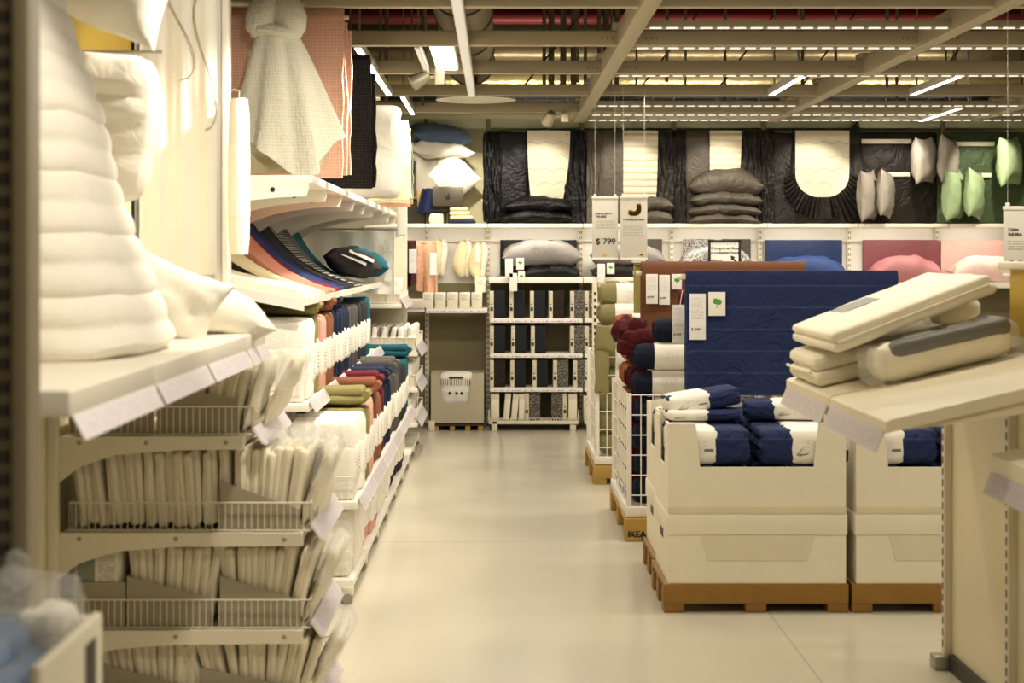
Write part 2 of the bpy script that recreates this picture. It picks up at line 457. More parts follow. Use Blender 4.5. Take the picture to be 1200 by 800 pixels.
# cable tray and hanging rods
t = thing('cable_tray', 'dark wire cable tray across the store above the last beams', 'cable tray', (2, 14.6, 2.84))
m = MB()
for x in [i * .18 - 3 for i in range(60)]: m.bar((x, 14.5, 2.86), (x, 14.8, 2.86), .004); m.bar((x, 14.5, 2.86), (x, 14.5, 2.93), .004)
for y, z in ((14.5, 2.86), (14.5, 2.895), (14.5, 2.93), (14.8, 2.86)): m.bar((-3, y, z), (7.8, y, z), .006)
for x in (-2, 1, 4, 7): m.bar((x, 14.5, 2.86), (x, 14.5, 4.7), .006)
obj('tray', m, DARK, t)
m = MB(); rnd = random.Random(3)
for i in range(9):
    y = 14.53 + .03 * i; m.tube([(x * .4 - 3, y, 2.88 + .02 * rnd.random()) for x in range(27)], .012, 6)
obj('cable', m, BLACKP, t)['kind'] = 'stuff'
rnd = random.Random(5)
RODX = [-1.25,-1.2,-.9,-.85,-.62,-.3,.42,.5,.58,.66,.92,.98,1.1,1.22,1.4,1.9,2.3,2.65,2.9,3.2,3.7,4.0,4.6,5.0]
m = MB()
for i, x in enumerate(RODX):
    y = 12.3 + 2.0 * rnd.random(); m.bar((x, y, ZC + .06), (x + .01, y, 4.7), .008 + .006 * rnd.random(), 6)
o = single('suspension_rods', m, GREYP, 'many thin dark rods hanging the ceiling grid from the slab', 'rods'); o['kind'] = 'stuff'
m = MB()
for x, y in ((.2, 13), (1.1, 13.2), (1.7, 13.1), (2.35, 13.3), (-.5, 12.4), (3.3, 12.9)): m.bar((x, y, ZC + .1), (x + .55, y + .3, 3.55), .007, 6)
o = single('brace_wires', m, DARK, 'dark slanting brace wires above the ceiling grid', 'wires'); o['kind'] = 'stuff'
for x, wd in ((.52, .05), (.64, .07), (.90, .09), (1.02, .05)):
    pass
t = thing('conduit_bundle', 'bundle of upright grey conduits above the centre of the aisle', 'pipe', (.8, 14.0, 2.9))
m = MB()
for i, x in enumerate((.38, .44, .55, .62, .83, .89, .97)): m.bar((x, 13.9 + .05 * (i % 3), 2.9), (x, 13.9 + .05 * (i % 3), 4.7), .016 + .01 * (i % 2), 8)
obj('tubes', m, GREYP, t)
# dome lamp: wide flat disc
t = thing('dome_lamp', 'wide shallow white disc lamp hanging between the last beams', 'lamp', (-.17, 13.6, 2.83))
obj('shade', MB().lathe([(.02, .12), (.2, .11), (.29, .06), (.32, .0), (.3, .0), (.26, .03), (.02, .05)], 32, T(-.17, 13.5, 2.78)), solid('milky_shade', 'dcdcc8', .4), t)
obj('rod', MB().bar((-.17, 13.5, 2.88), (-.17, 13.5, 4.7), .008), GREYP, t)
# lit white panel beside the light strip
t = thing('area_lamp', 'flat glowing white panel beside the aisle light strip', 'light', (-.32, 10.5, ZC + .02))
obj('frame', MB().soft(-.40, -.25, 9.8, 11.1, ZC + .02, ZC + .06, .005), WHITE, t)
obj('diffuser', MB().box(-.39, -.26, 9.82, 11.08, ZC + .012, ZC + .02), LED, t)
# spotlights
def spotlight(x, y, label, aim):
    t = thing('spotlight', label, 'spotlight', (x, y, ZC), 'aluminium spotlights of the ceiling')
    obj('adapter', MB().soft(x + .06, x + .12, y - .03, y + .03, ZC - .1, ZC + .0, .006), BEAM, t)
    obj('arm', MB().bar((x + .07, y, ZC - .05), (x - .02, y, ZC - .06), .012, 8), BEAM, t)
    a = (Vector(aim) - Vector((x, y, ZC - .07))).normalized()
    M = Matrix.Translation((x - .04, y, ZC - .07)) @ a.to_track_quat('Z', 'Y').to_matrix().to_4x4()
    h = obj('lamp_head', MB().lathe([(.01, -.07), (.03, -.066), (.042, -.03), (.052, .04), (.052, .055), (.046, .055), (.035, .0), (.01, -.01)], 20, M), solid('satin_aluminium', '958c74', .4, .3), t)
    obj('bulb', MB().lathe([(.005, .02), (.03, .018), (.03, .005), (.005, .0)], 14, M), LED, h)
spotlight(-.46, 10.9, 'aluminium spotlight beside the glowing ceiling panel', (-1.3, 10.8, 2.2))
spotlight(.46, 13.9, 'aluminium spotlight left of the central beam near the back wall', (0, 15, 1.8))

# ------------------------------------------------------------------ lamps
WARM = (1, .90, .73)
def area(x, y, z, sx, sy, e, aim=None, c=WARM):
    l = bpy.data.lights.new('area_lamp', 'AREA'); l.shape = 'RECTANGLE'; l.size = sx; l.size_y = sy; l.energy = e; l.color = c
    o = bpy.data.objects.new('area_lamp', l); COL.objects.link(o); o.location = (x, y, z)
    if aim: o.rotation_euler = (Vector(aim) - o.location).to_track_quat('-Z', 'Y').to_euler()
def spot(x, y, z, aim, e, ang=60, c=WARM, r=.05, bl=.5):
    l = bpy.data.lights.new('aimed_spot', 'SPOT'); l.energy = e; l.spot_size = R(ang); l.spot_blend = bl; l.color = c; l.shadow_soft_size = r
    o = bpy.data.objects.new('aimed_spot', l); COL.objects.link(o); o.location = (x, y, z)
    o.rotation_euler = (Vector(aim) - o.location).to_track_quat('-Z', 'Y').to_euler()
for y in (2.5, 5.9, 7.5, 9.2, 10.6, 12.2, 13.6):
    area(.1, y, ZC - .03, .9, .12, 11)
    area(1.6, y, ZC - .03, 1.2, .12, 12)
    area(3.3, y, ZC - .03, 1.2, .12, 12)
for y, e in ((3.4, 45), (5.0, 75), (6.6, 95), (8.3, 90), (9.8, 72), (11.3, 72), (12.9, 70)):
    spot(-.28, y, ZC - .05, (-1.15, y + .3, 1.25), e, 80)
for x in (-1.0, -.2, .35, 1.15, 1.95, 2.75, 3.5, 4.3):
    spot(x, 14.45, ZC - .03, (x, 15.3, 1.95), 34 if x > 0 else 46, 66, r=.03)
for x in (.2, 1.8, 3.4): area(x, 14.4, ZC + .2, 1.2, .1, 7, (x, 15.1, 3.3))  # uplights added above the grid to brighten the foil ducts
spot(-.45, 5.0, ZC - .05, (-1.25, 6.85, 1.9), 60, 50)  # extra spot, added to brighten the white end panel
for x in (-.9, -.35, .33, 1.13, 1.93, 2.72, 3.5, 4.3): area(x, 15.16, 1.792, .6, .03, 1.3 if x > 0 else .7, (x, 15.5, 1.35)); spot(x, 12.4, ZC - .05, (x, 15.3, 1.1), 26, 34)  # LEDs under the ledge; aisle spots added to lift the wall below
w = bpy.data.worlds.new('store_air'); scn.world = w; w.use_nodes = True
w.node_tree.nodes['Background'].inputs[0].default_value = (1, .80, .50, 1); w.node_tree.nodes['Background'].inputs[1].default_value = .2
vs_ = scn.view_settings; vs_.view_transform = 'Standard'; vs_.look = 'None'; vs_.gamma = 1; vs_.exposure = .47; vs_.use_curve_mapping = False
scn.cycles.use_denoising = True; scn.cycles.max_bounces = 6; scn.cycles.diffuse_bounces = 3; scn.cycles.transparent_max_bounces = 8
scn.cycles.sample_clamp_indirect = 6
# ================================================================== LEFT, NEAR: long display board, quilts, basket unit
XB = -1.47                                           # back plane of the left run
YEL = solid('yellow_panel', 'd0ad35', .6)
CRMP = solid('cream_panel', 'e2d7ae', .6)
unit = thing('shelving_unit', 'white shelving unit with a long display board above wire basket shelves', 'shelving', (-1.1, 4.6, 0))
obj('back_panel', MB().box(XB - .03, XB, 3.05, 6.85, .02, 2.05), CRMP, unit, 'cream back panel')
obj('back_panel', MB().box(XB - .03, XB, 3.05, 6.85, 2.05, 2.72), YEL, unit, 'yellow upper back panel')
def post_mb(x0, x1, y0, y1, z0, z1): return MB().soft(x0, x1, y0, y1, z0, z1, .004)
def slots_mb(xs, y, z0, z1, dz, w=.005, h=.02, axis='Y'):
    m = MB(); z = z0
    while z < z1:
        for x in xs:
            if axis == 'Y': m.box(x - w, x + w, y - .0015, y + .0005, z, z + h)
            else: m.box(y - .0005, y + .0015, x - w, x + w, z, z + h)
        z += dz
    return m
# long board in four leaves, each with its own label strip
seams = [3.07, 3.83, 4.52, 5.22, 5.66]
for k in range(4):
    a, b = seams[k], seams[k+1]
    s = obj('display_board', MB().soft(XB, -.77, a + .004, b - .004, 1.25, 1.30, .005), BOARD, unit)
    o = Matrix.Translation((-.768, 0, 1.25)) @ Euler((0, R(-28), 0)).to_matrix().to_4x4()
    obj('price_strip', MB().box(-.0015, .0015, a + .015, b - .015, -.048, .004, o), LILAC, s)
m = MB()
for y in (3.09, 3.83, 5.6): m.prism([(XB, 1.02), (XB + .05, 1.04), (XB + .2, 1.16), (-.85, 1.22), (-.85, 1.25), (XB, 1.25)], 1, y, y + .015)
obj('bracket', m, CREAM, unit)
# the near post
p = thing('shelf_post', 'blurred slotted steel shelf post at the left edge of the photo', 'post', (-.83, 2.8, 0))
obj('upright', post_mb(-.90, -.792, 2.8, 2.86, 0, 2.9), solid('beige_post', '6f644c', .45), p)
obj('front_lip', post_mb(-.795, -.768, 2.79, 2.87, 0, 2.9), solid('post_lip', '8b8067', .45), p)
obj('slot', slots_mb((-.805, -.818), 2.8, .1, 2.85, .038), DARK, p)['kind'] = 'stuff'
obj('bracket', MB().prism([(-1.3, .98), (-.80, 1.16), (-.80, .95), (-.84, 1.05), (-.92, 1.08), (-1.3, .93)], 1, 2.81, 2.83), CREAM, p)

# quilt draped over the board
def quilt():
    pr = [(-.868, 1.30), (-.845, 1.33), (-.871, 1.41), (-.927, 1.555), (-.983, 1.70), (-1.03, 1.916), (-1.09, 2.08), (-1.125, 2.19), (-1.18, 2.4)]
    def at(z):
        for (x0, z0), (x1, z1) in zip(pr, pr[1:]):
            if z <= z1: return x0 + (x1 - x0) * (z - z0) / (z1 - z0)
        return pr[-1][0]
    m = MB(); vs, fs = [], []; NZ, NA = 110, 48; xl = -1.44
    for i in range(NZ + 1):
        z = 1.302 + (2.38 - 1.302) * i / NZ
        ph = (z - 1.302) / .0735
        puff = abs(math.sin(math.pi * ph)) ** .6
        xr = at(z); cx = (xr + xl) / 2; hx = (xr - xl) / 2; hy = .44 - .12 * (z - 1.3)
        for k in range(NA):
            t = 2 * math.pi * k / NA; c, s = math.cos(t), math.sin(t)
            e = .55
            ux = math.copysign(abs(c) ** e, c); uy = math.copysign(abs(s) ** e, s)
            zz = z + .018 * uy * 0 + .012 * nz((ux, uy, z), 2, 3)
            g = .955 + .045 * puff + .012 * nz((ux * 2, uy * 2, z * 9), 1.4, 2)
            vs.append((cx + hx * ux * g, 4.3 + hy * uy * g, zz))
    for i in range(NZ):
        for k in range(NA): fs.append((i*NA + k, i*NA + (k+1) % NA, (i+1)*NA + (k+1) % NA, (i+1)*NA + k))
    fs += [tuple(range(NA)), tuple(range(NZ*NA, NZ*NA + NA))]
    return m.add(vs, fs)
single('quilted_duvet', quilt(), COTTONQ, 'big white quilted duvet draped down onto the display board at the left', 'duvet')
def quilt2():
    m = MB()
    m.soft(-.17, .13, -.08, .08, -.23, .21, .07, 10, .012, 6, 4)
    m.v = [(x * (1.0 + .12 * math.cos(z * 7)), y * (.8 + .2 * abs(math.sin(math.pi * z / .085)) ** .6), z) for x, y, z in m.v]
    m.v = [tuple(T(-1.15, 5.05, 1.93, 0, 5, 0) @ Vector(p)) for p in m.v]
    return m
single('quilted_protector', quilt2(), COTTONQ, 'folded white quilted protector hanging behind the draped duvet', 'mattress protector')
single('hanging_pillow', MB().pillow(.44, .40, .2, T(-1.14, 4.95, 2.375, 62, 22, 15), 8, 18, .02), COTTON, 'white pillow hanging at the top left before the yellow panel', 'pillow')
m = MB()
m.bar((XB, 5.1, 2.15), (-1.0, 5.1, 2.15), .008, 8); m.bar((XB, 5.02, 2.28), (-1.02, 5.02, 2.28), .008, 8)
obj('hanging_rail', m, STEEL, unit)
single('pillow', MB().pillow(.36, .25, .17, T(-.99, 5.06, 1.415, 76, 24, 8), 11, 18, .02, pt=.14), COTTON, 'white pillow leaning up beside the foot of the draped duvet', 'pillow', 'white pillows on the display board')
single('pillow', MB().pillow(.34, .34, .17, T(-.92, 5.40, 1.375, 12, 10, 38), 12, 18, .016, pt=.12), COTTON, 'white pillow lying at the far right end of the display board', 'pillow', 'white pillows on the display board')

# white end panel with mattress protector and its elastic loops
ep = thing('end_panel', 'tall glossy white end panel between the pillows and the waffle textiles', 'panel', (-1.27, 6.9, 0))
obj('panel', MB().soft(XB, -1.09, 6.9, 6.95, 0, 2.75, .006), solid('gloss_white', 'f3f1ec', .25, coat=.3), ep)
obj('edge_profile', MB().soft(-1.115, -1.085, 6.88, 6.96, 0, 2.75, .008), WHITE, ep)
mp = thing('mattress_protector', 'smooth white mattress protector hanging on the end panel with elastic loops', 'mattress protector', (-1.2, 6.86, .9))
obj('sheet', MB().slab(lambda u, v: (-1.44 + .31 * u, 6.86 + .005 * math.sin(u * 19 + 1.3 * v) + .002 * math.sin(u * 41), 1.47 + 1.25 * v), 40, 10, .008), fab('sheer_white', 'f1efea', wr=.08), mp)
m = MB()
for x0, z0, w_, h_ in ((-1.27, 2.25, .06, .45), (-1.17, 2.05, .045, .55)):
    m.tube([(x0 + w_ * math.sin(t / 14 * math.pi * 2), 6.835, z0 + h_ * (.5 - .5 * math.cos(t / 14 * math.pi)) ) for t in range(15)], .003, 6)
obj('elastic_strap', m, solid('grey_elastic', 'b5b2ac', .6), mp)
ct = thing('cardboard_tube', 'rolled white tube of fabric hanging in front of the end panel edge', 'tube', (-1.03, 6.8, 1.55))
obj('roll', MB().tube([(-1.03, 6.8, 1.55 + .62 * i / 10) for i in range(11)], [.036, .042, .043, .042, .043, .043, .042, .043, .042, .041, .034], 16), COTTON, ct)
obj('printed_band', MB().tube([(-1.03, 6.8, 1.7), (-1.03, 6.8, 1.98)], .0445, 16), printed('tube_print', 'f4f1ea', 'X', 'Z', 26, .35, .65, .05, .95, dens=.55, ink=(.5, .48, .45)), ct)
obj('hook', MB().tube([(-1.03, 6.8, 2.17), (-1.03, 6.8, 2.2), (-1.05, 6.83, 2.21), (-1.08, 6.9, 2.21)], .004, 6), STEEL, ct)

# ------------------------------------------------------------------ basket unit under/after the board
Y0, Y1 = 5.6, 6.4
bu = thing('basket_shelving', 'white shelf rack with four tiers of wire baskets full of cushion inserts', 'shelving', (-1.05, 6.0, 0))
for y in (Y0 - .02, Y1):
    u = obj('post', post_mb(XB + .0, XB + .035, y - .02, y + .02, 0, 1.25), CREAM, bu)
tiers = [(.952, -.83), (.636, -.638), (.316, -.638), (.035, -.638)]
SID = ['top', 'second', 'third', 'bottom']
for k, (z, xf) in enumerate(tiers):
    for y in (Y0, Y1 - .02):
        pl = [(XB + .03, z), (xf, z), (xf, z - .042), (XB + .42, z - .045), (XB + .22, z - .06), (XB + .1, z - .1), (XB + .035, z - .15)]
        b = obj('bracket', MB().prism(pl, 1, y - .012, y + .008), CREAM, bu)
        q = MB()
        for x in (XB + .1, (XB + xf) / 2, xf - .06): q.lathe([(.001, .004), (.006, .003), (.008, 0)], 10, T(x, y - .012, z - .02, 90))
        obj('screw', q, STEEL, b)
    obj('shelf', MB().soft(XB + .03, xf - .004, Y0 + .012, Y1 - .024, z - .028, z - .004, .003), CREAM, bu)
    if k < 4:
        M = Matrix.Translation((xf + .03, 0, z + .015)) @ Euler((0, R(-34), 0)).to_matrix().to_4x4()
        r = obj('label_rail', MB().box(-.004, 0, Y0 + .02, Y1 - .02, -.05, .008, M), CREAM, bu)
        obj('price_label', MB().box(.0, .0025, Y0 + .03, Y1 - .04, -.06, .012, M), LILAC, r)
def wire_basket(x0, x1, y0, y1, z, h, label, step=.021, frontlow=False):
    m = MB(); r = .0017
    t = thing('wire_basket', label, 'basket', ((x0+x1)/2, (y0+y1)/2, z), 'wire baskets of the insert rack')
    fr = MB()
    for zz in (z + .004, z + h):
        for p, q in (((x0,y0),(x1,y0)), ((x1,y0),(x1,y1)), ((x1,y1),(x0,y1)), ((x0,y1),(x0,y0))): fr.bar((*p, zz), (*q, zz), .0028)
    obj('rim', fr, CREAM, t)
    n = int((x1 - x0) / step)
    for i in range(n + 1):
        x = x0 + (x1 - x0) * i / n
        m.bar((x, y0, z), (x, y0, z + h), r); m.bar((x, y1, z), (x, y1, z + h), r); m.bar((x, y0, z + .002), (x, y1, z + .002), r)
    n = int((y1 - y0) / (step * 1.5))
    for i in range(n + 1):
        y = y0 + (y1 - y0) * i / n
        m.bar((x1, y, z), (x1, y, z + h), r); m.bar((x0, y, z), (x0, y, z + h), r)
    obj('wires', m, CREAM, t); return t
for k, (z, xf) in enumerate(tiers):
    wire_basket(XB + .06, xf + .02, Y0 + .02, Y1 - .06, z, .095, f'wire basket on the {SID[k]} tier of the cushion insert rack')
def tray(x0, x1, z, hl, hr, label):
    t = thing('cardboard_tray', label, 'tray', ((x0+x1)/2, Y0 + .3, z), 'grey trays in the wire baskets')
    side = [(x0, z + .006), (x1, z + .006), (x1, z + hr), (x0, z + hl)]
    obj('front_side', MB().prism(side, 1, Y0 + .035, Y0 + .040), TRAY, t)
    obj('rear_side', MB().prism(side, 1, Y0 + .60, Y0 + .605), TRAY, t)
    obj('end_wall', MB().box(x0, x0 + .004, Y0 + .04, Y0 + .60, z + .006, z + hl), TRAY, t)
    obj('base', MB().box(x0, x1, Y0 + .04, Y0 + .60, z + .005, z + .009), TRAY, t)
d = 5.64
trays = [(0, 82, 180, .10, .10), (0, 184, 279, .16, .12), (1, 258, 352, .165, .07), (2, 90, 147, .15, .15), (2, 149, 247, .17, .10), (2, 258, 353, .17, .09), (3, 122, 232, .16, .08), (3, 236, 350, .15, .08)]
seen = {}
for k, a, b, hl, hr in trays:
    seen[k] = seen.get(k, 0) + 1
    tray(X(a, d), X(b, d), tiers[k][0], hl, hr, f'grey cardboard tray, {ordw(seen[k])} from the left on the {SID[k]} basket tier')
# cushion inserts standing on edge
def insert_kind(seed):
    def mk():
        t = thing('cushion_insert', 'x', 'cushion insert', (0, 0, 0), 'white cushion inserts')
        m = MB().soft(-.0165, .0165, -.21, .21, .001, .262, .0163, 5, .004, 16, seed)
        m.v = [(x + .010 * nz((0, y, z), 6, seed), y, max(z, .001)) for x, y, z in m.v]
        obj('pad', m, fab('insert_felt', 'efe6cf', wr=.2, sc=30), t, local=True)
        s = MB().tube([(.008 * nz((0, -.205 + 0 * q, .1), 7, seed), -.2115, .02 + .215 * q / 8) for q in range(9)], .0022, 5)
        obj('seam', s, fab('insert_seam', 'e3d8bd'), t, local=True)
        return t
    return Kind(mk)
IK = [insert_kind(s) for s in (1, 2, 3, 4)]
IG = IK
rnd = random.Random(11)
def inserts(k, spans, zoff=0, sc=1.0):
    n = 0
    tot = sum(c for _, _, c, _, _ in spans)
    for a, b, c, l0, l1 in spans:
        for i in range(c):
            n += 1; f = (i + .5) / c
            px = a + (b - a) * f; lean = l0 + (l1 - l0) * f + rnd.uniform(-2.0, 2.0)
            z = tiers[k][0] + .011 + zoff
            hs = sc * rnd.uniform(.93, 1.0)
            IK[n % 4].put((X(px, d), Y0 + .27, z), f'white cushion insert, {ordw(n)} from the left on the {SID[k]} basket tier', 'white cushion inserts', (rnd.uniform(-2, 2) * .02, R(lean), R(rnd.uniform(-2, 2))), (1.0, 1, hs))
inserts(1, [(92, 254, 19, -7, -1), (262, 345, 11, -1, 9)], sc=1.0)
inserts(2, [(154, 244, 10, -3, 8), (262, 346, 12, -5, 16)], sc=1.0)
inserts(3, [(128, 228, 12, -12, 2), (240, 348, 13, -22, 20)], zoff=0, sc=.92)
inserts(0, [(204, 272, 9, 6, 14)], sc=.88)
# packaged leaning inserts in clear bags
def bag_kind():
    t = thing('bagged_insert', 'x', 'cushion insert', (0, 0, 0), 'bagged cushion inserts')
    m = MB().pillow(.40, .27, .05, T(0, 0, .135, 90, 0, 90), 9, 12, .008, pt=.03); m.v = [(x, y, max(z, .002)) for x, y, z in m.v]
    obj('pad', m, fab('insert_felt', 'efe6cf'), t, local=True)
    m = MB().soft(-.028, .028, -.222, .2, .15, .30, .022, 6, .012, 26, 4)
    obj('clear_bag', m, FILM, t, local=True); return t
BK = Kind(bag_kind)
for i, (k, px, yy, lean, lab) in enumerate(((0, 283, Y0 + .25, 16, 'bagged white cushion insert tipping out at the right end of the top basket tier'),
        (0, 300, Y0 + .40, 24, 'outermost bagged cushion insert leaning over the top tier price label'),
        (1, 352, Y0 + .27, 20, 'bagged white cushion insert leaning at the right end of the second basket tier'),
        (1, 364, Y0 + .45, 6, 'upright bagged insert at the outer corner of the second basket tier'),
        (2, 354, Y0 + .27, 24, 'bagged white cushion insert leaning over the third tier price label'),
        (3, 352, Y0 + .30, 30, 'bagged insert sticking out to the right of the bottom basket tier'))):
    BK.put((X(px, d), yy, tiers[k][0] + .012), lab, 'bagged cushion inserts', (0, R(lean), 0), (1, 1, .92))
m = MB(); rnd = random.Random(2)
for i in range(5): m.soft(X(300 + 13*i, d) , X(318 + 13*i, d), Y0 + .1, Y0 + .4, tiers[1][0] + .255, tiers[1][0] + .315, .02, 4, .02, 26, i)
single('plastic_wrap', m, FILM, 'crumpled clear plastic wrapping on top of the second tier inserts', 'plastic wrap')
# the flat packed set with a printed label at the left of the third tier
pk = thing('packaged_set', 'flat pack with grey green band and printed label in the third basket tier', 'package', (X(120, d), Y0 + .2, tiers[2][0]))
a, b = X(84, d), X(141, d); z = tiers[2][0] + .012
obj('pack', MB().soft(a, b, Y0 + .05, Y0 + .4, z, z + .25, .012, 2), fab('insert_felt', 'efe6cf'), pk)
obj('band', MB().box(X(91, d), X(113, d), Y0 + .044, Y0 + .05, z + .13, z + .245), solid('grey_green_band', '8f9683', .6), pk)
obj('printed_label', MB().box(X(111, d), X(138, d), Y0 + .042, Y0 + .05, z + .13, z + .24), printed('pack_label', 'eee8d6', 'X', 'Z', 12, .12, .88, .08, .92, dens=.4, fs=8), pk)

# ------------------------------------------------------------------ near bin, bottom left corner
nb = thing('display_bin', 'blurred white bin at the bottom left corner holding blue bagged textiles', 'bin', (-.85, 2.6, 0))
obj('front_wall', MB().soft(-1.12, -.66, 2.44, 2.46, 0, .90, .005), WHITE, nb); obj('rear_wall', MB().soft(-1.12, -.66, 2.80, 2.82, 0, .95, .005), WHITE, nb)
obj('side_wall', MB().soft(-.67, -.652, 2.44, 2.82, 0, .955, .006), CREAM, nb)
obj('slot', MB().box(-.653, -.650, 2.70, 2.765, .55, .925), DARK, nb, 'dark slot')
obj('base', MB().soft(-1.12, -.67, 2.46, 2.80, .5, .52, .004), WHITE, nb)
BLUEB = fab('dusty_blue_cloth', '5f83b0', wr=.4)
nm = ['lowest', 'middle', 'uppermost']
for i, (x, z) in enumerate(((-.755, .85), (-.765, .90), (-.78, .945))):
    t = thing('bagged_textile', f'blue folded textile in clear bag, {nm[i]} in the corner bin', 'textile', (x, 2.62, z - .06), 'blue bagged textiles')
    obj('folded_cloth', MB().soft(x - .14, x + .085 - .02 * i, 2.475, 2.76, z - .045, z + .02, .03, 3, .012, 14, i), BLUEB, t)
    obj('clear_bag', MB().soft(x - .15, x + .09 - .02 * i, 2.47, 2.77, z - .05, z + .03, .03, 4, .016, 20, i + 5), FILM, t)
t = thing('plastic_bag', 'crumpled clear plastic bag standing on the corner bin', 'plastic bag', (-.73, 2.66, .93))
obj('bag', MB().soft(-.82, -.665, 2.60, 2.78, .90, 1.04, .05, 5, .035, 16, 9), FILM, t)
obj('white_cloth', MB().soft(-.76, -.675, 2.68, 2.78, .90, .985, .03, 4, .02, 18, 2), COTTON, t)
obj('knot', MB().soft(-.775, -.735, 2.66, 2.70, 1.02, 1.08, .018, 3, .012, 40, 3), FILM, t)
# ================================================================== LEFT RUN: towels, textiles on a tilted shelf, hanging blankets
L0, L1, LB = 7.6, 12.7, -1.49
lu = thing('shelving_unit', 'long white shelving run of folded towels with textiles on a tilted shelf', 'shelving', (-1.1, 10, 0))
obj('back_panel', MB().box(LB - .03, LB, L0, 14.05, .02, 2.72), solid('warm_white_panel', 'e9e1cc', .6), lu)
BAY = [7.6 + .8 * i for i in range(9)]
q = MB()
for y in BAY:
    o = obj('post', post_mb(LB, LB + .04, y - .02, y + .02, 0, 2.72), CREAM, lu)
# top shelf: leaves + curved brackets below
for a, b in zip(BAY, BAY[1:]):
    obj('top_shelf', MB().soft(LB + .04, -.825, a + .003, b - .003, 1.868, 1.905, .005), WHITE, lu)
def arc(n=8): return [(LB + .04 + (-.89 - LB) * (1 - math.cos(i / n * math.pi / 2)) , 1.60 + .21 * math.sin(i / n * math.pi / 2)) for i in range(n + 1)]
for y in BAY:
    pl = arc() + [(-.84, 1.845), (-.84, 1.868), (LB + .04, 1.868)]
    b = obj('bracket', MB().prism(pl, 1, y - .008, y + .008), WHITE, lu)
    obj('bracket_hole', MB().lathe([(.001, .003), (.011, .003), (.011, 0)], 12, T(-1.0, y - .008, 1.84, 90)), BLACKP, b)
# textile shelf, tilted
def tz(x): return 1.335 + (-.86 - x) * .195
for k in range(6):
    a, b = L0 + .8 * k, L0 + .8 * (k + 1)
    s = obj('tilted_shelf', MB().prism([(-.86, 1.322), (-.845, 1.325), (-.845, 1.36), (-.86, tz(-.86)), (-1.44, tz(-1.44)), (-1.44, tz(-1.44) - .02)], 1, a + .004, b - .004), WHITE, lu)
m = MB().prism([(-.86, 1.30), (-1.44, 1.413), (-1.44, 1.46), (-.86, 1.348)], 1, L0 - .02, L0 - .004); obj('shelf_side', m, WHITE, lu)
# lower shelves
LEV = [('middle', .885, -.84, 6), ('lower', .45, -.62, 6), ('bottom', .105, -.64, 8)]
for nm_, z, xf, nb_ in LEV:
    for k in range(nb_):
        a, b = BAY[k], BAY[k] + .8
        s = obj('shelf', MB().soft(LB + .04, xf, a + .003, b - .003, z - .035, z, .004), WHITE, lu)
        if nm_ != 'bottom':
            M = Matrix.Translation((xf + .004, 0, z + .01)) @ Euler((0, R(-30), 0)).to_matrix().to_4x4()
            obj('price_rail', MB().box(-.003, .002, a + .01, b - .01, -.055, .012, M), WHITE, s)
            w3 = (b - a - .03) / 3
            for j in range(3):
                obj('price_label', MB().box(.002, .004, a + .015 + w3 * j, a + .015 + w3 * j + w3 - .02, -.05, .006, M), LILAC, s)
obj('plinth', MB().soft(LB + .04, -.655, L0, L0 + .02, .025, .10, .004), WHITE, lu)
obj('plinth', MB().box(-.80, -.78, L0 + .02, 14.0, .02, .07), DARK, lu, 'dark recessed plinth')
for k, y in enumerate(BAY):
    f = obj('foot', MB().soft(-.69, -.64, y - .02, y + .02, .03, .075, .008), CREAM, lu)
    w_ = MB(); w_.tube([(-.665 , y - .03, .022), (-.665, y - .008, .022)], .022, 12); w_.tube([(-.665, y + .008, .022), (-.665, y + .03, .022)], .022, 12)
    obj('caster', w_, STEEL, f)
# wire fences at the near end of each shelf
def wire_panel(x0, x1, y, z0, z1, parent, step=.03, rows=1, name='wire_guard'):
    m = MB()
    for zz in [z0 + (z1 - z0) * i / rows for i in range(rows + 1)]: m.bar((x0, y, zz), (x1, y, zz), .003)
    n = max(1, int((x1 - x0) / step))
    for i in range(n + 1): x = x0 + (x1 - x0) * i / n; m.bar((x, y, z0), (x, y, z1), .002)
    return obj(name, m, WHITE, parent)
for (nm_, z, xf, _), h in zip(LEV, (.09, .11, .12)): wire_panel(-1.3, xf - .02, L0 + .01, z, z + h, lu)

# ---- towel bundles
CL = {'white': ('white_towel', 'f3eee2', 'plain'), 'olive': ('olive_towel', '8f8757', 'plain'), 'pink': ('pink_knit_towel', 'dba998', 'knit'),
      'terracotta': ('terracotta_towel', '8a5840', 'plain'), 'maroon': ('maroon_towel', '641523', 'plain'), 'navy': ('navy_towel', '18213c', 'plain'),
      'grey': ('grey_towel', '57544f', 'plain'), 'charcoal': ('charcoal_towel', '302f33', 'plain'), 'teal': ('teal_towel', '1d5a68', 'plain')}
def cloth_c(c): n, h, kd = CL[c]; return fab(n, h, kd, wr=.35, sc=30)
def bundle_kind(c, seed):
    """folded towel standing on end inside a broad paper sleeve"""
    def mk():
        t = thing('towel_bundle', 'x', 'towel', (0, 0, 0), 'towel bundles')
        m = MB()
        for j in range(3):
            y0 = -.074 + .05 * j
            m.soft(-.145, .145, y0, y0 + .048, 0, .352 + .012 * ((seed + j) % 3), .022, 3, .008, 20, seed + j)
        obj('folded_towel', m, cloth_c(c), t, local=True)
        m = MB().soft(-.151, .151, -.079, .079, .07, .26, .03, 2)
        # open the sleeve top and bottom visually by keeping it a close band
        obj('paper_sleeve', m, SLEEVE_A, t, local=True)
        return t
    return Kind(mk)
BKD = {}
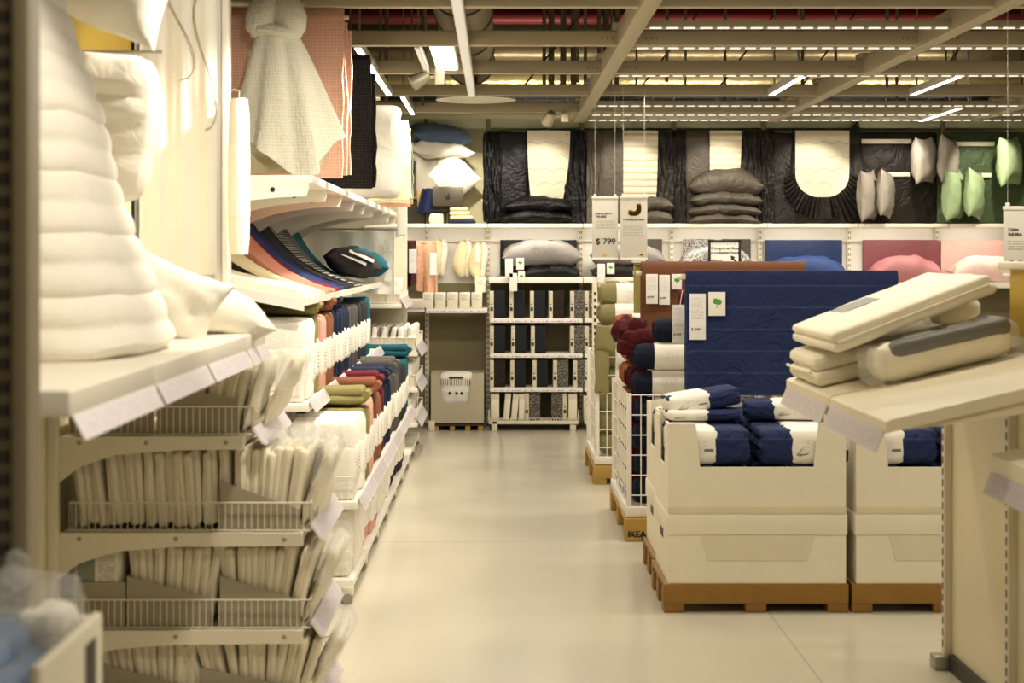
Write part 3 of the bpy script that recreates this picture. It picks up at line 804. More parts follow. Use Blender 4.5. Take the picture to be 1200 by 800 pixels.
LEVSEQ = {
 'middle': [('white', 2), ('olive', 2), ('pink', 2), ('terracotta', 2), ('navy', 5), ('grey', 4), ('charcoal', 4), ('teal', 3)],
 'lower':  [('white', 3), ('olive', 2), ('pink', 2), ('terracotta', 3), ('maroon', 2), ('navy', 4), ('grey', 4), ('charcoal', 5), ('teal', 3)],
 'bottom': [('white', 4), ('pink', 5), ('maroon', 2), ('white', 5), ('navy', 3), ('charcoal', 8)]}
HS = {'middle': 1.0, 'lower': .98, 'bottom': .80}
rnd = random.Random(21)
for nm_, z, xf, nb_ in LEV:
    y = L0 + .12; cnt = {}; blk = {}
    for c, n in LEVSEQ[nm_]:
        blk[c] = blk.get(c, 0) + 1
        for i in range(n):
            cnt[c] = cnt.get(c, 0) + 1
            kd = BKD.setdefault((c, i % 2), None) or bundle_kind(c, i % 2 * 3 + 1); BKD[(c, i % 2)] = kd
            kd.put((xf - .165 + rnd.uniform(-.012, .012), y, z + .001), f'{c} towel bundle in paper sleeve, {ordw(cnt[c])} {c} one from near end of {nm_} shelf',
                   f'{c} towel bundles', (0, R(rnd.uniform(-1, 1)), R(rnd.uniform(-3, 3))), (1, 1, HS[nm_] * rnd.uniform(.97, 1.03)))
            if y < 8.4 and nm_ != 'x':
                kd.put((xf - .47, y, z + .001), f'{c} towel bundle in second row, behind the {ordw(cnt[c])} {c} one on {nm_} shelf', f'{c} towel bundles', None, (1, 1, HS[nm_] * rnd.uniform(.9, 1.0)))
            y += .168
# towels laid flat on top of the bundles
def laid_kind(c):
    def mk():
        t = thing('folded_towel', 'x', 'towel', (0, 0, 0), 'folded towels on top of the bundles')
        m = MB(); m.soft(-.15, .15, -.1, .1, 0, .045, .022, 3, .008, 18, 2); m.soft(-.145, .14, -.095, .095, .04, .085, .02, 3, .008, 18, 5)
        obj('layers', m, cloth_c(c), t, local=True)
        obj('fold_edge', MB().tube([(.15, -.085 + .17 * i / 8, .045) for i in range(9)], .022, 8), cloth_c(c), t, local=True); return t
    return Kind(mk)
for c, lst in {'olive': [('middle', 8.16, -.17, 'beside the brown towel'), ('middle', 7.95, -.47, 'at the back of the middle shelf'), ('lower', 8.35, -.17, 'nearest the aisle on lower shelf'), ('lower', 8.30, -.48, 'in the back row of the lower shelf')],
               'terracotta': [('middle', 8.75, -.16, 'under the tilted shelf'), ('lower', 8.95, -.16, 'next to the maroon towel')],
               'maroon': [('lower', 9.45, -.18, 'on the lower shelf')], 'navy': [('lower', 9.8, -.17, 'before the grey pile'), ('lower', 10.05, -.17, 'touching the grey pile'), ('middle', 9.2, -.17, 'under the tilted shelf')],
               'grey': [('lower', 10.5, -.17, 'after the navy ones'), ('lower', 10.8, -.17, 'furthest along the lower shelf')], 'teal': [('lower', 12.3, -.17, 'near the far baskets')]}.items():
    k = laid_kind(c)
    for nm_, y, dx, w_ in lst:
        L = [l for l in LEV if l[0] == nm_][0]; top = L[1] + .37 * HS[nm_] + .012
        k.put((L[2] + dx, y, top), f'{c} folded towel on top of bundles, {w_}', 'folded towels on top of the bundles')

# ---- textiles draped over the tilted shelf
def drape(y0, y1, mname, lab, name='throw', cat='throw', xe=-.90, zs=1.72, th=.014, seed=0, sag=.0):
    def fn(u, v):
        y = y0 + (y1 - y0) * v
        x = LB + .055 + (xe - LB - .055) * u
        lo = tz(x) + .02; hi = zs - .02
        s = (1 - u) ** 2.3
        z = lo + (hi - tz(LB + .055)) * s + sag * math.sin(math.pi * u)
        z += .008 * math.sin(v * 9 + seed) * (.4 + u) + .010 * nz((x, y, seed), 7, seed)
        if u > .93: z -= (u - .93) * .15
        return (x, y, max(z, tz(x) + .012))
    t = thing(name, lab, cat, ((LB + xe) / 2, (y0 + y1) / 2, 1.36), 'textiles on the tilted shelf')
    obj('cloth', MB().slab(fn, 28, 8, th), mname, t)
    e = MB().tube([(xe + .004, y0 + .01 + (y1 - y0 - .02) * i / 6, fn(1, i / 6)[2] + .002) for i in range(7)], .014, 8)
    obj('rolled_edge', e, mname, t)
    return t
WAFW = fab('white_waffle', 'f8f2dc', 'waffle', wr=.6)
drape(7.62, 8.30, fab('white_ribbed_throw', 'f2ecd9', wr=.4, sc=40), 'white ribbed throw lying at the near end of the tilted shelf', xe=-.88, zs=1.50, th=.05, seed=1)
drape(8.31, 8.66, CREAMF, 'cream yellow throw draped beside the white ribbed throw', zs=1.66, xe=-.89, th=.03, seed=2)
drape(8.68, 9.32, fab('salmon_cloth', 'd4937b', wr=.5), 'wide salmon pink throw draped over the tilted shelf', zs=1.74, xe=-.90, th=.03, seed=3)
drape(9.34, 9.52, fab('maroon_cloth', '7a1430', wr=.5), 'narrow maroon throw between the salmon and blue ones', zs=1.74, seed=4)
drape(9.54, 9.84, fab('blue_cloth', '26356f', wr=.5), 'bright blue throw draped next to the maroon one', zs=1.73, seed=5)
drape(9.86, 10.14, fab('navy_cloth', '1c2442', wr=.5), 'navy throw between the bright blue and black throws', zs=1.73, seed=6)
drape(10.16, 10.55, fab('black_cloth', '26252a', wr=.5), 'plain black throw left of the chequered throw', zs=1.73, seed=7)
drape(10.57, 11.15, fab('chequered_knit', '2a2829', 'check', 'd5d0c4', wr=.4), 'black and white chequered throw draped on the tilted shelf', zs=1.73, seed=8)
drape(11.17, 11.75, fab('grey_cloth', '625f60', wr=.5), 'grey throw right of the chequered throw', zs=1.72, xe=-1.05, seed=9)
drape(11.77, 12.30, fab('teal_cloth', '1f5f6c', wr=.5), 'teal throw draped at the far end of the tilted shelf', zs=1.71, xe=-1.1, seed=10)
for i, (x, y, z, rz, w_, mm, lab) in enumerate(((-1.02, 12.0, 1.50, 12, .42, 'charcoal_cushion_cloth', 'charcoal cushion with white tag lying on the tilted shelf'),
                                           (-.98, 12.38, 1.505, 4, .42, 'teal_cloth', 'teal cushion behind the charcoal cushion, white tags on top'))):
    t = thing('cushion', lab, 'cushion', (x, y, z - .1), 'cushions on the tilted shelf')
    mt = fab('charcoal_cushion_cloth', '3b383b', wr=.4) if i == 0 else MATS['teal_cloth']
    obj('cover', MB().pillow(.40, .36, .19, T(x, y, z, 0, 14, rz), 20 + i, 16, .012), mt, t)
    for j in range(2 - i):
        obj('price_tag', MB().slab(lambda u, v: (x - .06 + .05 * j + .17 * u, y - .17 - .02 + .06 * v + .03 * j, z + .075 - .075 * u - .02 * (1 - v) + .02 * j), 6, 2, .003), PAPER, t)
# white sheet hanging across the far end of the tilted shelf
t = thing('hanging_sheet', 'white fabric shower sheet hanging across the far end of the tilted shelf', 'sheet', (-1.05, 12.62, 1.26))
obj('sheet', MB().slab(lambda u, v: (-1.42 + .66 * u, 12.62 + .018 * math.sin(u * 22) * (1 - v * .7), 1.27 + .47 * v - .012 * math.sin(math.pi * u) * v), 40, 8, .006), COTTON, t)
m = MB()
for i in range(3): m.box(-.835, -.785, 12.592, 12.597, 1.36 + .11 * i, 1.45 + .11 * i)
obj('pack_label', m, TAGP, t)
obj('rod', MB().bar((LB, 12.62, 1.745), (-.74, 12.62, 1.745), .008, 8), STEEL, t)
# far baskets of small white packs
def mini_packs(x0, x1, y0, y1, z, h, label, gname, nx, ny):
    t = thing('wire_basket', label, 'basket', ((x0+x1)/2, (y0+y1)/2, z - .01), 'far baskets of small white packs')
    m = MB()
    for zz in (z, z + h):
        for p, q_ in (((x0,y0),(x1,y0)), ((x1,y0),(x1,y1)), ((x1,y1),(x0,y1)), ((x0,y1),(x0,y0))): m.bar((*p, zz), (*q_, zz), .004)
    for i in range(int((x1-x0)/.03)+1): x = x0 + .03*i; m.bar((x, y0, z), (x, y0, z+h), .0025); m.bar((x, y0, z), (x, y1, z), .0025)
    for i in range(int((y1-y0)/.03)+1): y = y0 + .03*i; m.bar((x1, y, z), (x1, y, z+h), .0025)
    obj('wires', m, WHITE, t)
    obj('liner', MB().box(x0 + .005, x1 - .01, y0 + .008, y0 + .012, z, z + h * .95), CARD, t)
    M = Matrix.Translation((x1 + .012, 0, z + .01)) @ Euler((0, R(-28), 0)).to_matrix().to_4x4()
    obj('price_label', MB().box(0, .003, y0 + .02, y1 - .02, -.06, .03, M), LILAC, t)
    n = 0
    for i in range(nx):
        for j in range(ny):
            n += 1
            x = x0 + .02 + (x1 - x0 - .04) * (i + .5) / nx; y = y0 + .02 + (y1 - y0 - .04) * (j + .5) / ny
            PK[(i + j) % 2].put((x, y, z + .006), f'small white packed textile, {ordw(n)} of the {gname}', gname, (R(rnd.uniform(-6, 6)), R(rnd.uniform(-6, 9)), R(rnd.uniform(-4, 4))))
def pack_kind(s):
    def mk():
        t = thing('packed_textile', 'x', 'package', (0, 0, 0), 'small packs')
        obj('folded_cloth', MB().soft(-.02, .02, -.075, .075, 0, .17, .014, 2, .006, 26, s), COTTON, t, local=True)
        obj('paper_band', MB().soft(-.022, .022, -.078, .078, .045, .11, .012, 1), SLEEVE_F, t, local=True); return t
    return Kind(mk)
PK = [pack_kind(1), pack_kind(4)]
fb = thing('shelving_unit', 'far white rack of small packs beyond the folded towels', 'shelving', (-1.05, 13.4, 0))
for z, xf in ((1.19, -.72), (.83, -.60), (.56, -.60), (.30, -.60)):
    obj('shelf', MB().soft(LB + .04, xf, 12.78, 14.0, z - .035, z - .006, .004), WHITE, fb)
obj('upright_panel', MB().box(LB + .04, -.74, 13.97, 14.0, .1, 1.7), CREAM, fb)
mini_packs(-1.1, -.73, 12.8, 13.9, 1.195, .07, 'highest far wire basket with white packs, level with the tilted shelf', 'packs in the highest far basket', 4, 6)
mini_packs(-1.05, -.61, 12.8, 13.9, .835, .10, 'far white basket of packs beside the end of the middle rail', 'packs in the far basket at shelf height', 6, 6)
mini_packs(-.95, -.61, 12.8, 13.9, .565, .09, 'far wire basket of packs below the white one', 'packs in the third far basket', 4, 5)
mini_packs(-.95, -.61, 12.8, 13.9, .305, .09, 'lowest far wire basket of packs near the floor', 'packs in the lowest far basket', 4, 5)

# ---- things hanging above the top shelf
def hang_rail(y, x1=-.72, z=2.70):
    return obj('hanging_rail', MB().bar((LB, y, z), (x1, y, z), .012, 8), CREAM, lu)
PINK = fab('pink_waffle', 'dcae98', 'waffle', wr=.6)
t = thing('waffle_blanket', 'large pink waffle blanket hanging behind the white knotted towel', 'blanket', (-1.02, 8.25, 1.86))
m = MB()
def hung(x0, x1, y, z0, z1, amp=.012, f=14, seed=0, th=.012, lip=0):
    return lambda u, v: (x0 + (x1 - x0) * u + .012 * nz((0, u, v * 3), 2, seed) * (1 if u > .5 else 0), y + amp * math.sin(u * f + seed) * (1.1 - v) + .012 * nz((u * 3, v * 3, 0), 2, seed), z0 + (z1 - z0) * v + lip * math.sin(u * 5 + seed) * (1 - v))
m.slab(hung(-1.42, -.745, 8.22, 1.92, 2.70, seed=1), 40, 20, .02)
m.slab(hung(-1.42, -.728, 8.27, 1.935, 2.675, seed=2), 30, 16, .02)
m.slab(hung(-1.42, -.712, 8.32, 1.94, 2.64, seed=3), 30, 16, .02)
m.tube([(-1.42 + .675 * i / 12, 8.27, 2.70) for i in range(13)], .052, 12)
obj('blanket', m, PINK, t); hang_rail(8.27)
t = thing('waffle_blanket', 'black waffle blanket hanging between the pink and white textiles', 'blanket', (-1.02, 9.4, 1.85))
m = MB(); m.slab(hung(-1.42, -.69, 9.35, 1.915, 2.62, .02, 9, 5), 36, 18, .02); m.slab(hung(-1.42, -.675, 9.42, 1.925, 2.55, .02, 9, 6), 30, 14, .02)
m.tube([(-1.42 + .72 * i / 12, 9.38, 2.615) for i in range(13)], .035, 12)
obj('blanket', m, fab('black_waffle', '1b1816', 'waffle', wr=.7), t); hang_rail(9.39, -.68, 2.61)
for i, (y, x1, z1, mt, lab) in enumerate(((10.9, -.62, 2.52, COTTON, 'puffy white duvet hanging right of the black blanket'), (11.5, -.60, 2.46, CREAMF, 'cream yellow sheet hanging just behind the puffy white duvet'),
                                (12.1, -.62, 2.40, fab('sage_cloth', 'b9bf93'), 'pale green sheet hanging near the far end of the left run'), (12.9, -.66, 2.42, fab('peach_cloth', 'd8a184'), 'peach sheet edge hanging furthest back on the left run'))):
    t = thing('hanging_textile', lab, 'bedding', (-1.0, y, 1.9), 'bedding hanging above the top shelf')
    m = MB()
    if i == 0:
        m.soft(-1.42, x1, y - .06, y + .06, 1.915, z1 - .01, .055, 5, .02, 7, 3)
        m.v = [(x + .012 * math.sin(z * 13), yy + .02 * math.sin(z * 11 + x * 14) + .012 * math.sin(x * 40), z - .10 * max(0, -.80 - x)) for x, yy, z in m.v]
    else: m.slab(hung(-1.42, x1, y, 1.92, z1, .03, 10, i), 30, 14, .03); m.slab(hung(-1.42, x1 + .015, y + .05, 1.94, z1 - .05, .03, 10, i + 4), 24, 12, .02)
    obj('cloth', m, mt, t); obj('clip', MB().soft(-.95, -.91, y - .02, y + .02, z1 - .03, z1 + .04, .006), WHITE, t); hang_rail(y, -.75, z1 + .03)
# knotted white waffle towel
kt = thing('waffle_towel', 'white waffle towel tied in a knot and hanging over the pink blanket', 'towel', (-1.03, 7.95, 1.95))
m = MB(); vs, fs = [], []; NA, NZ = 72, 40
for i in range(NZ + 1):
    v = i / NZ
    for k in range(NA):
        t_ = 2 * math.pi * k / NA
        zb = 2.005 + .05 * math.sin(t_ * 2 + 1) + .05 * math.cos(t_ * 3)
        z = 2.595 + (zb - 2.595) * v
        rx = .085 + .165 * v ** .8; ry = .06 + .07 * v
        fold = 1 + (.10 * v + .04) * math.sin(t_ * 7 + 2 * v) + .06 * v * math.sin(t_ * 13 + 1)
        vs.append((-1.03 + .03 * v + rx * fold * math.cos(t_), 7.95 + ry * fold * math.sin(t_), z))
for i in range(NZ):
    for k in range(NA): fs.append((i*NA + k, i*NA + (k+1) % NA, (i+1)*NA + (k+1) % NA, (i+1)*NA + k))
fs += [tuple(range(NA)), tuple(range(NZ*NA, NZ*NA + NA))]
obj('skirt', m.add(vs, fs), WAFW, kt)
m = MB()
for dx, ry_ in ((-.055, 14), (.06, -12)):
    m.lathe([(.02, -.13), (.06, -.1), (.075, -.04), (.07, .03), (.045, .1), (.012, .14)], 20, T(-1.03 + dx, 7.94, 2.68, 0, ry_), .12, 8, 3)
obj('knot_loops', m, WAFW, kt)
obj('knot_band', MB().tube([(-1.03 + .1 * math.cos(a * .5), 7.95 + .07 * math.sin(a * .5), 2.585 + .01 * math.sin(a)) for a in range(13)] , .028, 8), WAFW, kt)
obj('inner_panel', MB().slab(hung(-1.16, -.93, 7.96, 1.93, 2.5, .02, 12, 4), 16, 10, .012), CREAMF, kt, 'cream inner layer')
hang_rail(7.95, -.9, 2.72)
# hanging price strip at the far corner of the run
t = thing('hanging_price_strip', 'tall narrow white sign strip hanging at the far end of the left run', 'sign', (-.8, 14.1, 1.4))
obj('panel', MB().soft(-.83, -.745, 14.1, 14.112, 1.42, 2.3, .004), PAPER, t)
obj('lettering', MB().box(-.815, -.76, 14.096, 14.1, 1.45, 1.75), printed('strip_print', 'f2eee4', 'X', 'Z', 9, .05, .95, .02, .98, dens=.45, fs=7), t)
obj('cord', MB().bar((-.79, 14.106, 2.3), (-.79, 14.106, 2.76), .003), STEEL, t)
# ================================================================== BACK WALL
YF, YB = 15.10, 15.56
PX = [430, 500, 572, 681, 788, 892, 997, 1100, 1204]
BXS = [X(p, 15.45) for p in PX]
BN = ['behind the left run', 'with three cream neck pillows', 'with the grey pillow and black boxes', 'behind the hanging price signs', 'with the floral set and black framed sign', 'with the navy bedding', 'with the mauve bedding', 'with the light pink bedding']
OLV = solid('olive_grey_panel', '7f7658', .7)
WPAN = solid('white_wall_panel', 'f2efe8', .5, var=.01)
bays = []
for k in range(8):
    a, b = BXS[k], BXS[k+1]
    t = thing('wall_shelving', 'white slotted wall shelving bay ' + BN[k], 'shelving', ((a + b) / 2, YB, 0), 'bays of the back wall shelving'); bays.append(t)
    obj('upper_panel', MB().box(a, b, YB, YB + .03, 1.30, 1.81), WPAN, t)
    obj('lower_panel', MB().box(a, b, YB - .01, YB + .03, .06, 1.30), OLV, t, 'olive grey lower panel')
    obj('header_shelf', MB().soft(a + .003, b - .003, YF, YB, 1.80, 1.835, .005), BOARD, t)
    p = obj('post', post_mb(a - .018, a + .018, YB - .05, YB, .03, 1.80), CREAM, t)
    obj('slot', slots_mb((a - .007, a + .007), YB - .05, .1, 1.78, .05, .003, .026), DARK, p)['kind'] = 'stuff'
    obj('hang_rail', MB().bar((a, YB - .06, Z(282, YB)), (b, YB - .06, Z(282, YB)), .006, 6), WHITE, t)
    obj('upper_post', MB().soft(a - .02, a + .02, 15.3, 15.33, 1.835, 2.78, .004), solid('drab_post', '8b8468', .6), t)  # upper posts in a drabber tone than the cream lower ones
    obj('foot', MB().soft(a + .03, a + .085, YF + .0, YF + .1, 0, .09, .006), CREAM, t)
def bx(px, d=15.2): return X(px, d)
def shelf_at(bay, x0, x1, z, th=.035, y0=YF, name='shelf'):
    return obj(name, MB().soft(x0, x1, y0, YB - .05, z - th, z, .004), WHITE, bays[bay])
# --- display panels above the ledge
ZL = 1.835
def panel_mb(x0, x1, y0, y1, z0, z1, r=.03, amp=.008, seed=0, n=8):
    return MB().soft(x0, x1, y0, y1, z0, z1, r, n, amp, 9, seed)
def sheet_mat(n, c, wr=1.0, rough=.5): return fab(n, c, wr=wr, sc=8, rough=rough)
BLK = sheet_mat('black_satin', '09090b'); DGR = sheet_mat('dark_grey_satin', '1f1c19'); GRY = sheet_mat('warm_grey_satin', '544d44'); BRN = sheet_mat('dark_brown_satin', '201914')
GRN = sheet_mat('sage_green_sheet', '455536'); MINT = sheet_mat('mint_pillow_cloth', 'a3b88d', .5); SILV = sheet_mat('silver_pillow_cloth', '9b9389', .5)
MATT = fab('mattress_ticking', 'd9d0b8', 'quiltgrid', wr=.35, sc=20); MATT2 = fab('mattress_ribbed', 'd9d0b8', wr=.2)
def ruffle(x0, x1, y0, y1, z0, z1, n=8, seed=0, m=None):
    m = m or MB()
    m.slab(lambda u, v: (x0 + (x1 - x0) * u, y0 - .014 * abs(math.sin(u * math.pi * n + 1.2 * math.sin(v * 4 + seed) + 3.5 * nz((u * 1.5, v * 2.2, seed), 1.6, seed) + seed)) - .018 * nz((u * 6, v * 9 + u * 7, seed), 1.5, seed), z0 + (z1 - z0) * v), 60, 22, .012)
    m.box(x0, x1, y0 + .004, y1, z0, z1); return m
YD = 15.24
def demo(label, px0, px1, ztop, parts, loc=None):
    t = thing('mattress_display', label, 'bed display', ((bx(px0) + bx(px1)) / 2, YD + .05, ZL), 'mattress displays along the back wall')
    for nm, mb, mt in parts: obj(nm, mb, mt, t)
    return t
z = lambda py: Z(py, 15.2)
def ribbed(x0, x1, z0, z1, y, pitch=.06):
    return MB().slab(lambda u, v: (x0 + (x1 - x0) * (u - .06 * (1 - v) ** 2 * (u - .0)), y - .018 * abs(math.sin(math.pi * (z0 + (z1 - z0) * v) / pitch)) ** .6 - .015 * math.sin(math.pi * u), z0 + (z1 - z0) * v), 14, 70, .02)
demo('mattress sample dressed in a black fitted sheet, furthest left on the back wall', 565, 687, 0, [
    ('fitted_sheet', panel_mb(bx(566), bx(620), YD, 15.36, ZL + .005, z(153), .05, .012, 1), BLK),
    ('fitted_sheet', ruffle(bx(567), bx(587), YD - .01, 15.36, ZL + .02, z(156), 4, 2), BLK),
    ('fitted_sheet', ruffle(bx(652), bx(686), YD - .005, 15.36, ZL + .01, z(152), 5, 5), BLK),
    ('fitted_sheet', panel_mb(bx(615), bx(684), YD + .03, 15.36, ZL + .005, z(153), .02, .01, 4), BLK),
    ('mattress', MB().slab(lambda u, v: (bx(618) + (bx(668) - bx(618)) * (u * (1 - .17 * (1 - v) ** 2) + .09 * (1 - v)**2 * (1-u)), YD - .015 - .02 * math.sin(math.pi * u), z(233) + (z(153) - z(233)) * v), 20, 30, .02), MATT)])
demo('mattress sample in warm grey sheet behind the hanging price signs', 687, 802, 0, [
    ('fitted_sheet', ruffle(bx(688), bx(706), YD, 15.36, ZL + .01, z(153), 3, 3), GRY),
    ('fitted_sheet', panel_mb(bx(704), bx(735), YD - .01, 15.36, ZL + .01, z(153), .02, .012, 7), GRY),
    ('fitted_sheet', panel_mb(bx(730), bx(772), YD + .03, 15.36, ZL + .01, z(228), .02, .01, 4), GRY),
    ('fitted_sheet', ruffle(bx(764), bx(801), YD + .0, 15.36, ZL + .01, z(152), 6, 8), DGR),
    ('mattress', ribbed(bx(731), bx(771), z(237), z(153), YD - .012), MATT2)])
demo('mattress sample in mid grey sheet above the tall grey pillow stack', 790, 894, 0, [
    ('fitted_sheet', ruffle(bx(791), bx(804), YD - .01, 15.36, ZL + .01, z(153), 4, 11), DGR),
    ('fitted_sheet', panel_mb(bx(802), bx(834), YD, 15.36, ZL + .01, z(153), .02, .012, 9), GRY),
    ('fitted_sheet', panel_mb(bx(830), bx(870), YD + .03, 15.36, ZL + .01, z(198), .02, .01, 4), GRY),
    ('fitted_sheet', ruffle(bx(868), bx(894), YD, 15.36, ZL + .01, z(153), 3, 13), DGR),
    ('mattress', ribbed(bx(832), bx(869), z(204), z(153), YD - .012), MATT2)])
# rounded mattress with elastic skirt
def ubend(n=24, dx=0.0, dz=0.0, top=153):
    xl, xr, r = bx(932) - dx, bx(995) + dx, .21 + dx
    pts = [(xl, z(top))]
    zc = z(231) - dz + r
    for i in range(n + 1):
        a = math.pi + math.pi * i / n; c, s = math.cos(a), math.sin(a)
        px_ = (xl + r if c < 0 else xr - r) + r * c; pts.append((px_, zc + r * s))
    pts.append((xr, z(top))); return pts
mm = MB().prism(ubend(), 1, YD - .05, YD - .005)
sk = MB()
def skirt(u, v):
    P_ = ubend(24, .0); xl, xr = bx(932), bx(995)
    # follows the U of the mattress edge and flares outward in gathers
    i = u * (len(P_) - 1); a = int(min(i, len(P_) - 2)); f = i - a
    p = Vector(P_[a]).lerp(Vector(P_[a + 1]), f); c = Vector(((xl + xr) / 2, z(190)))
    n_ = (p - c); n_ = n_ / max(n_.length, 1e-6)
    w_ = .03 + .16 * max(0, -n_.y) + (.10 if n_.x > .3 else 0)
    q = p + n_ * w_ * v; q.y = max(q.y, ZL + .01)
    return (q.x, YD - .035 + .03 * v + .018 * math.sin(u * 150) * (.3 + v) + .01 * nz((u * 20, v * 4, 0), 2, 3), q.y)
sk.slab(skirt, 150, 8, .01)
demo('mattress sample with rounded end and gathered dark grey elastic skirt', 893, 1010, 0, [
    ('mattress', mm, MATT), ('elastic_skirt', sk, DGR),
    ('fitted_sheet', ruffle(bx(893), bx(907), YD - .02, 15.36, ZL + .01, z(152), 5, 17), DGR),
    ('fitted_sheet', panel_mb(bx(905), bx(934), YD, 15.36, ZL + .005, z(155), .02, .012, 12), DGR),
    ('backing', MB().soft(bx(932), bx(1009), YD + .03, 15.36, ZL + .005, z(153), .03, 4, .01, 8, 2), DGR)])
for (p0, p1, mt, lab, rails) in ((1009, 1101, BRN, 'dark brown sheet panel holding four silver grey pillows', ((165, 1010, 1070), (204, 1042, 1068))),
                                 (1101, 1215, GRN, 'sage green sheet panel holding mint green pillows', ((168, 1118, 1168), (205, 1150, 1164)))):
    t = thing('sheet_display', lab, 'bed display', ((bx(p0) + bx(p1)) / 2, YD + .05, ZL), 'sheet panels with pillow rails')
    obj('sheet', panel_mb(bx(p0), bx(p1), YD + .05, 15.36, ZL + .005, z(154), .015, .006, p0), mt, t)
    for (py, a, b) in rails: obj('pillow_rail', MB().soft(bx(a), bx(b), YD + .01, YD + .05, z(py) - .02, z(py) + .02, .006), CREAM, t)
def stand_pillow(px, py, w, h, t_, mt, lab, rz=0, ry=0, seed=0, grp=None):
    return single('pillow', MB().pillow(w, h, t_, T(bx(px, 15.1), 15.08, z(py), 90, ry, rz), seed, 16, .012, pt=.12), mt, lab, 'pillow', grp)
stand_pillow(1082, 189, .46, .42, .17, SILV, 'silver grey pillow, upper left of the pair at the top of the brown panel', 58, -4, 1)
stand_pillow(1110, 189, .42, .43, .15, SILV, 'silver grey pillow at the border between the brown and green panels', 60, 4, 2)
stand_pillow(1016, 230, .40, .46, .15, SILV, 'silver grey pillow, lower left on the brown panel', 62, -3, 3)
stand_pillow(1037, 228, .36, .42, .13, SILV, 'silver grey pillow right beside the lower left one on the brown panel', 64, 4, 4)
stand_pillow(1116, 229, .44, .46, .16, MINT, 'mint green pillow, lower left on the green panel', 60, -3, 5)
stand_pillow(1141, 228, .40, .44, .15, MINT, 'mint green pillow right beside the lower left mint one', 60, 4, 6)
stand_pillow(1182, 190, .46, .44, .17, MINT, 'mint green pillow hanging at the upper right on the green panel', 54, -4, 7)
def flat_pillow(p0, p1, y0, y1, mt, lab, seed=0, d=15.12, sag=.03, grp=None, grow=1.15):
    x0, x1 = bx(p0, d), bx(p1, d); z0, z1 = Z(y1, d), Z(y0, d)
    return single('pillow', MB().pillow(x1 - x0, .34, (z1 - z0) * grow, T((x0 + x1) / 2, d + .12, (z0 + z1) / 2 + .01), seed, 18, .018, sag, pt=.05), mt, lab, 'pillow', grp)
flat_pillow(587, 674, 232, 250, BLK, 'black pillow on top of the pair under the black mattress display', 31)
flat_pillow(584, 676, 247, 262, BLK, 'black pillow lying on the ledge beneath another black pillow', 32)
flat_pillow(748, 790, 232, 248, GRY, 'warm grey pillow poking out right of the hanging signs, upper of two', 33)
flat_pillow(748, 789, 248, 263, GRY, 'warm grey pillow on the ledge right of the hanging signs, lower of two', 34)
flat_pillow(806, 896, 200, 228, GRY, 'big puffy grey pillow on top of the four pillow stack', 35, sag=.05)
flat_pillow(807, 895, 226, 241, GRY, 'second grey pillow from the top of the four pillow stack', 36)
flat_pillow(805, 893, 240, 253, GRY, 'third grey pillow from the top of the four pillow stack', 37)
flat_pillow(806, 892, 252, 263, GRY, 'lowest grey pillow of the four pillow stack', 38)

# --- vignette at the left of the wall: pillows, cabinet, laptop, towels
NAVY = sheet_mat('navy_cloth_fold', '1b2340', .5)
cb = thing('cabinet', 'dark brown cabinet with panelled pale door behind the laptop', 'cabinet', (bx(492), 15.3, ZL))
obj('body', MB().soft(bx(474), bx(505), 15.28, 15.54, ZL + .002, z(176), .006), solid('dark_brown_wood', '2c2419', .5), cb)
dd = obj('door', MB().soft(bx(484), bx(514), 15.255, 15.278, z(233), z(178), .005), solid('grey_door', '85806f', .5), cb)
obj('door_panel', MB().soft(bx(488), bx(510), 15.248, 15.258, z(226), z(184), .004), solid('grey_door_panel', '979180', .5), dd)
obj('shelf_board', MB().soft(bx(496), bx(530), 15.2, 15.5, z(248), z(243), .004), solid('dark_brown_wood', '2c2419'), cb)
obj('leg', MB().soft(bx(499), bx(503), 15.2, 15.5, ZL + .002, z(248), .004), MATS['dark_brown_wood'], cb)
obj('leg', MB().soft(bx(525), bx(529), 15.2, 15.5, ZL + .002, z(248), .004), MATS['dark_brown_wood'], cb)
single('pillow', MB().pillow(.56, .36, .21, T(bx(512), 15.3, z(158), 6, 5, 20), 41, 18, .02, pt=.12), sheet_mat('dusty_blue_cotton', '566a86', .5), 'dusty blue pillow on top of the pile near the ceiling', 'pillow')
single('pillow', MB().pillow(.60, .36, .17, T(bx(514), 15.3, z(174), 6, 4, 16), 42, 18, .02, pt=.12), COTTON, 'white pillow under the dusty blue pillow', 'pillow')
single('hanging_pillow', MB().pillow(.44, .40, .2, T(bx(526), 15.33, z(206), 90, 47, 0), 44, 20, .02, pt=.04), COTTON, 'white bulging pillow hanging like a sack above the laptop', 'pillow')
lp = thing('laptop', 'silver grey laptop with round dark emblem seen from behind', 'laptop', (bx(525), 15.14, z(243)))
obj('lid', MB().soft(bx(507), bx(543), 15.13, 15.145, z(243) + .012, z(219), .006), solid('space_grey_aluminium', '5d574b', .35, .5), lp)
obj('base', MB().soft(bx(507), bx(543), 15.145, 15.34, z(243), z(243) + .012, .005), solid('space_grey_aluminium', '5d574b'), lp)
em = MB(); em.lathe([(.001, .003), (.02, .003), (.022, 0)], 16, T(bx(525), 15.13, z(232), 90)); em.soft(bx(525) + .002, bx(525) + .012, 15.126, 15.13, z(229), z(226.5), .003)
obj('emblem', em, BLACKP, lp)
single('folded_trousers', MB().slab(lambda u, v: (bx(490) + (bx(506) - bx(490)) * u + .05 * v, 15.16 + .02 * math.sin(u * 8), z(249) + (z(221) - z(249)) * v), 12, 10, .03), NAVY, 'navy cloth hanging over a box left of the laptop', 'cloth')
single('wooden_box', MB().soft(bx(489), bx(509), 15.2, 15.4, z(243), z(222), .005), solid('honey_wood', 'a5803c', .5, var=.15), 'honey wooden box behind the navy cloth', 'box')
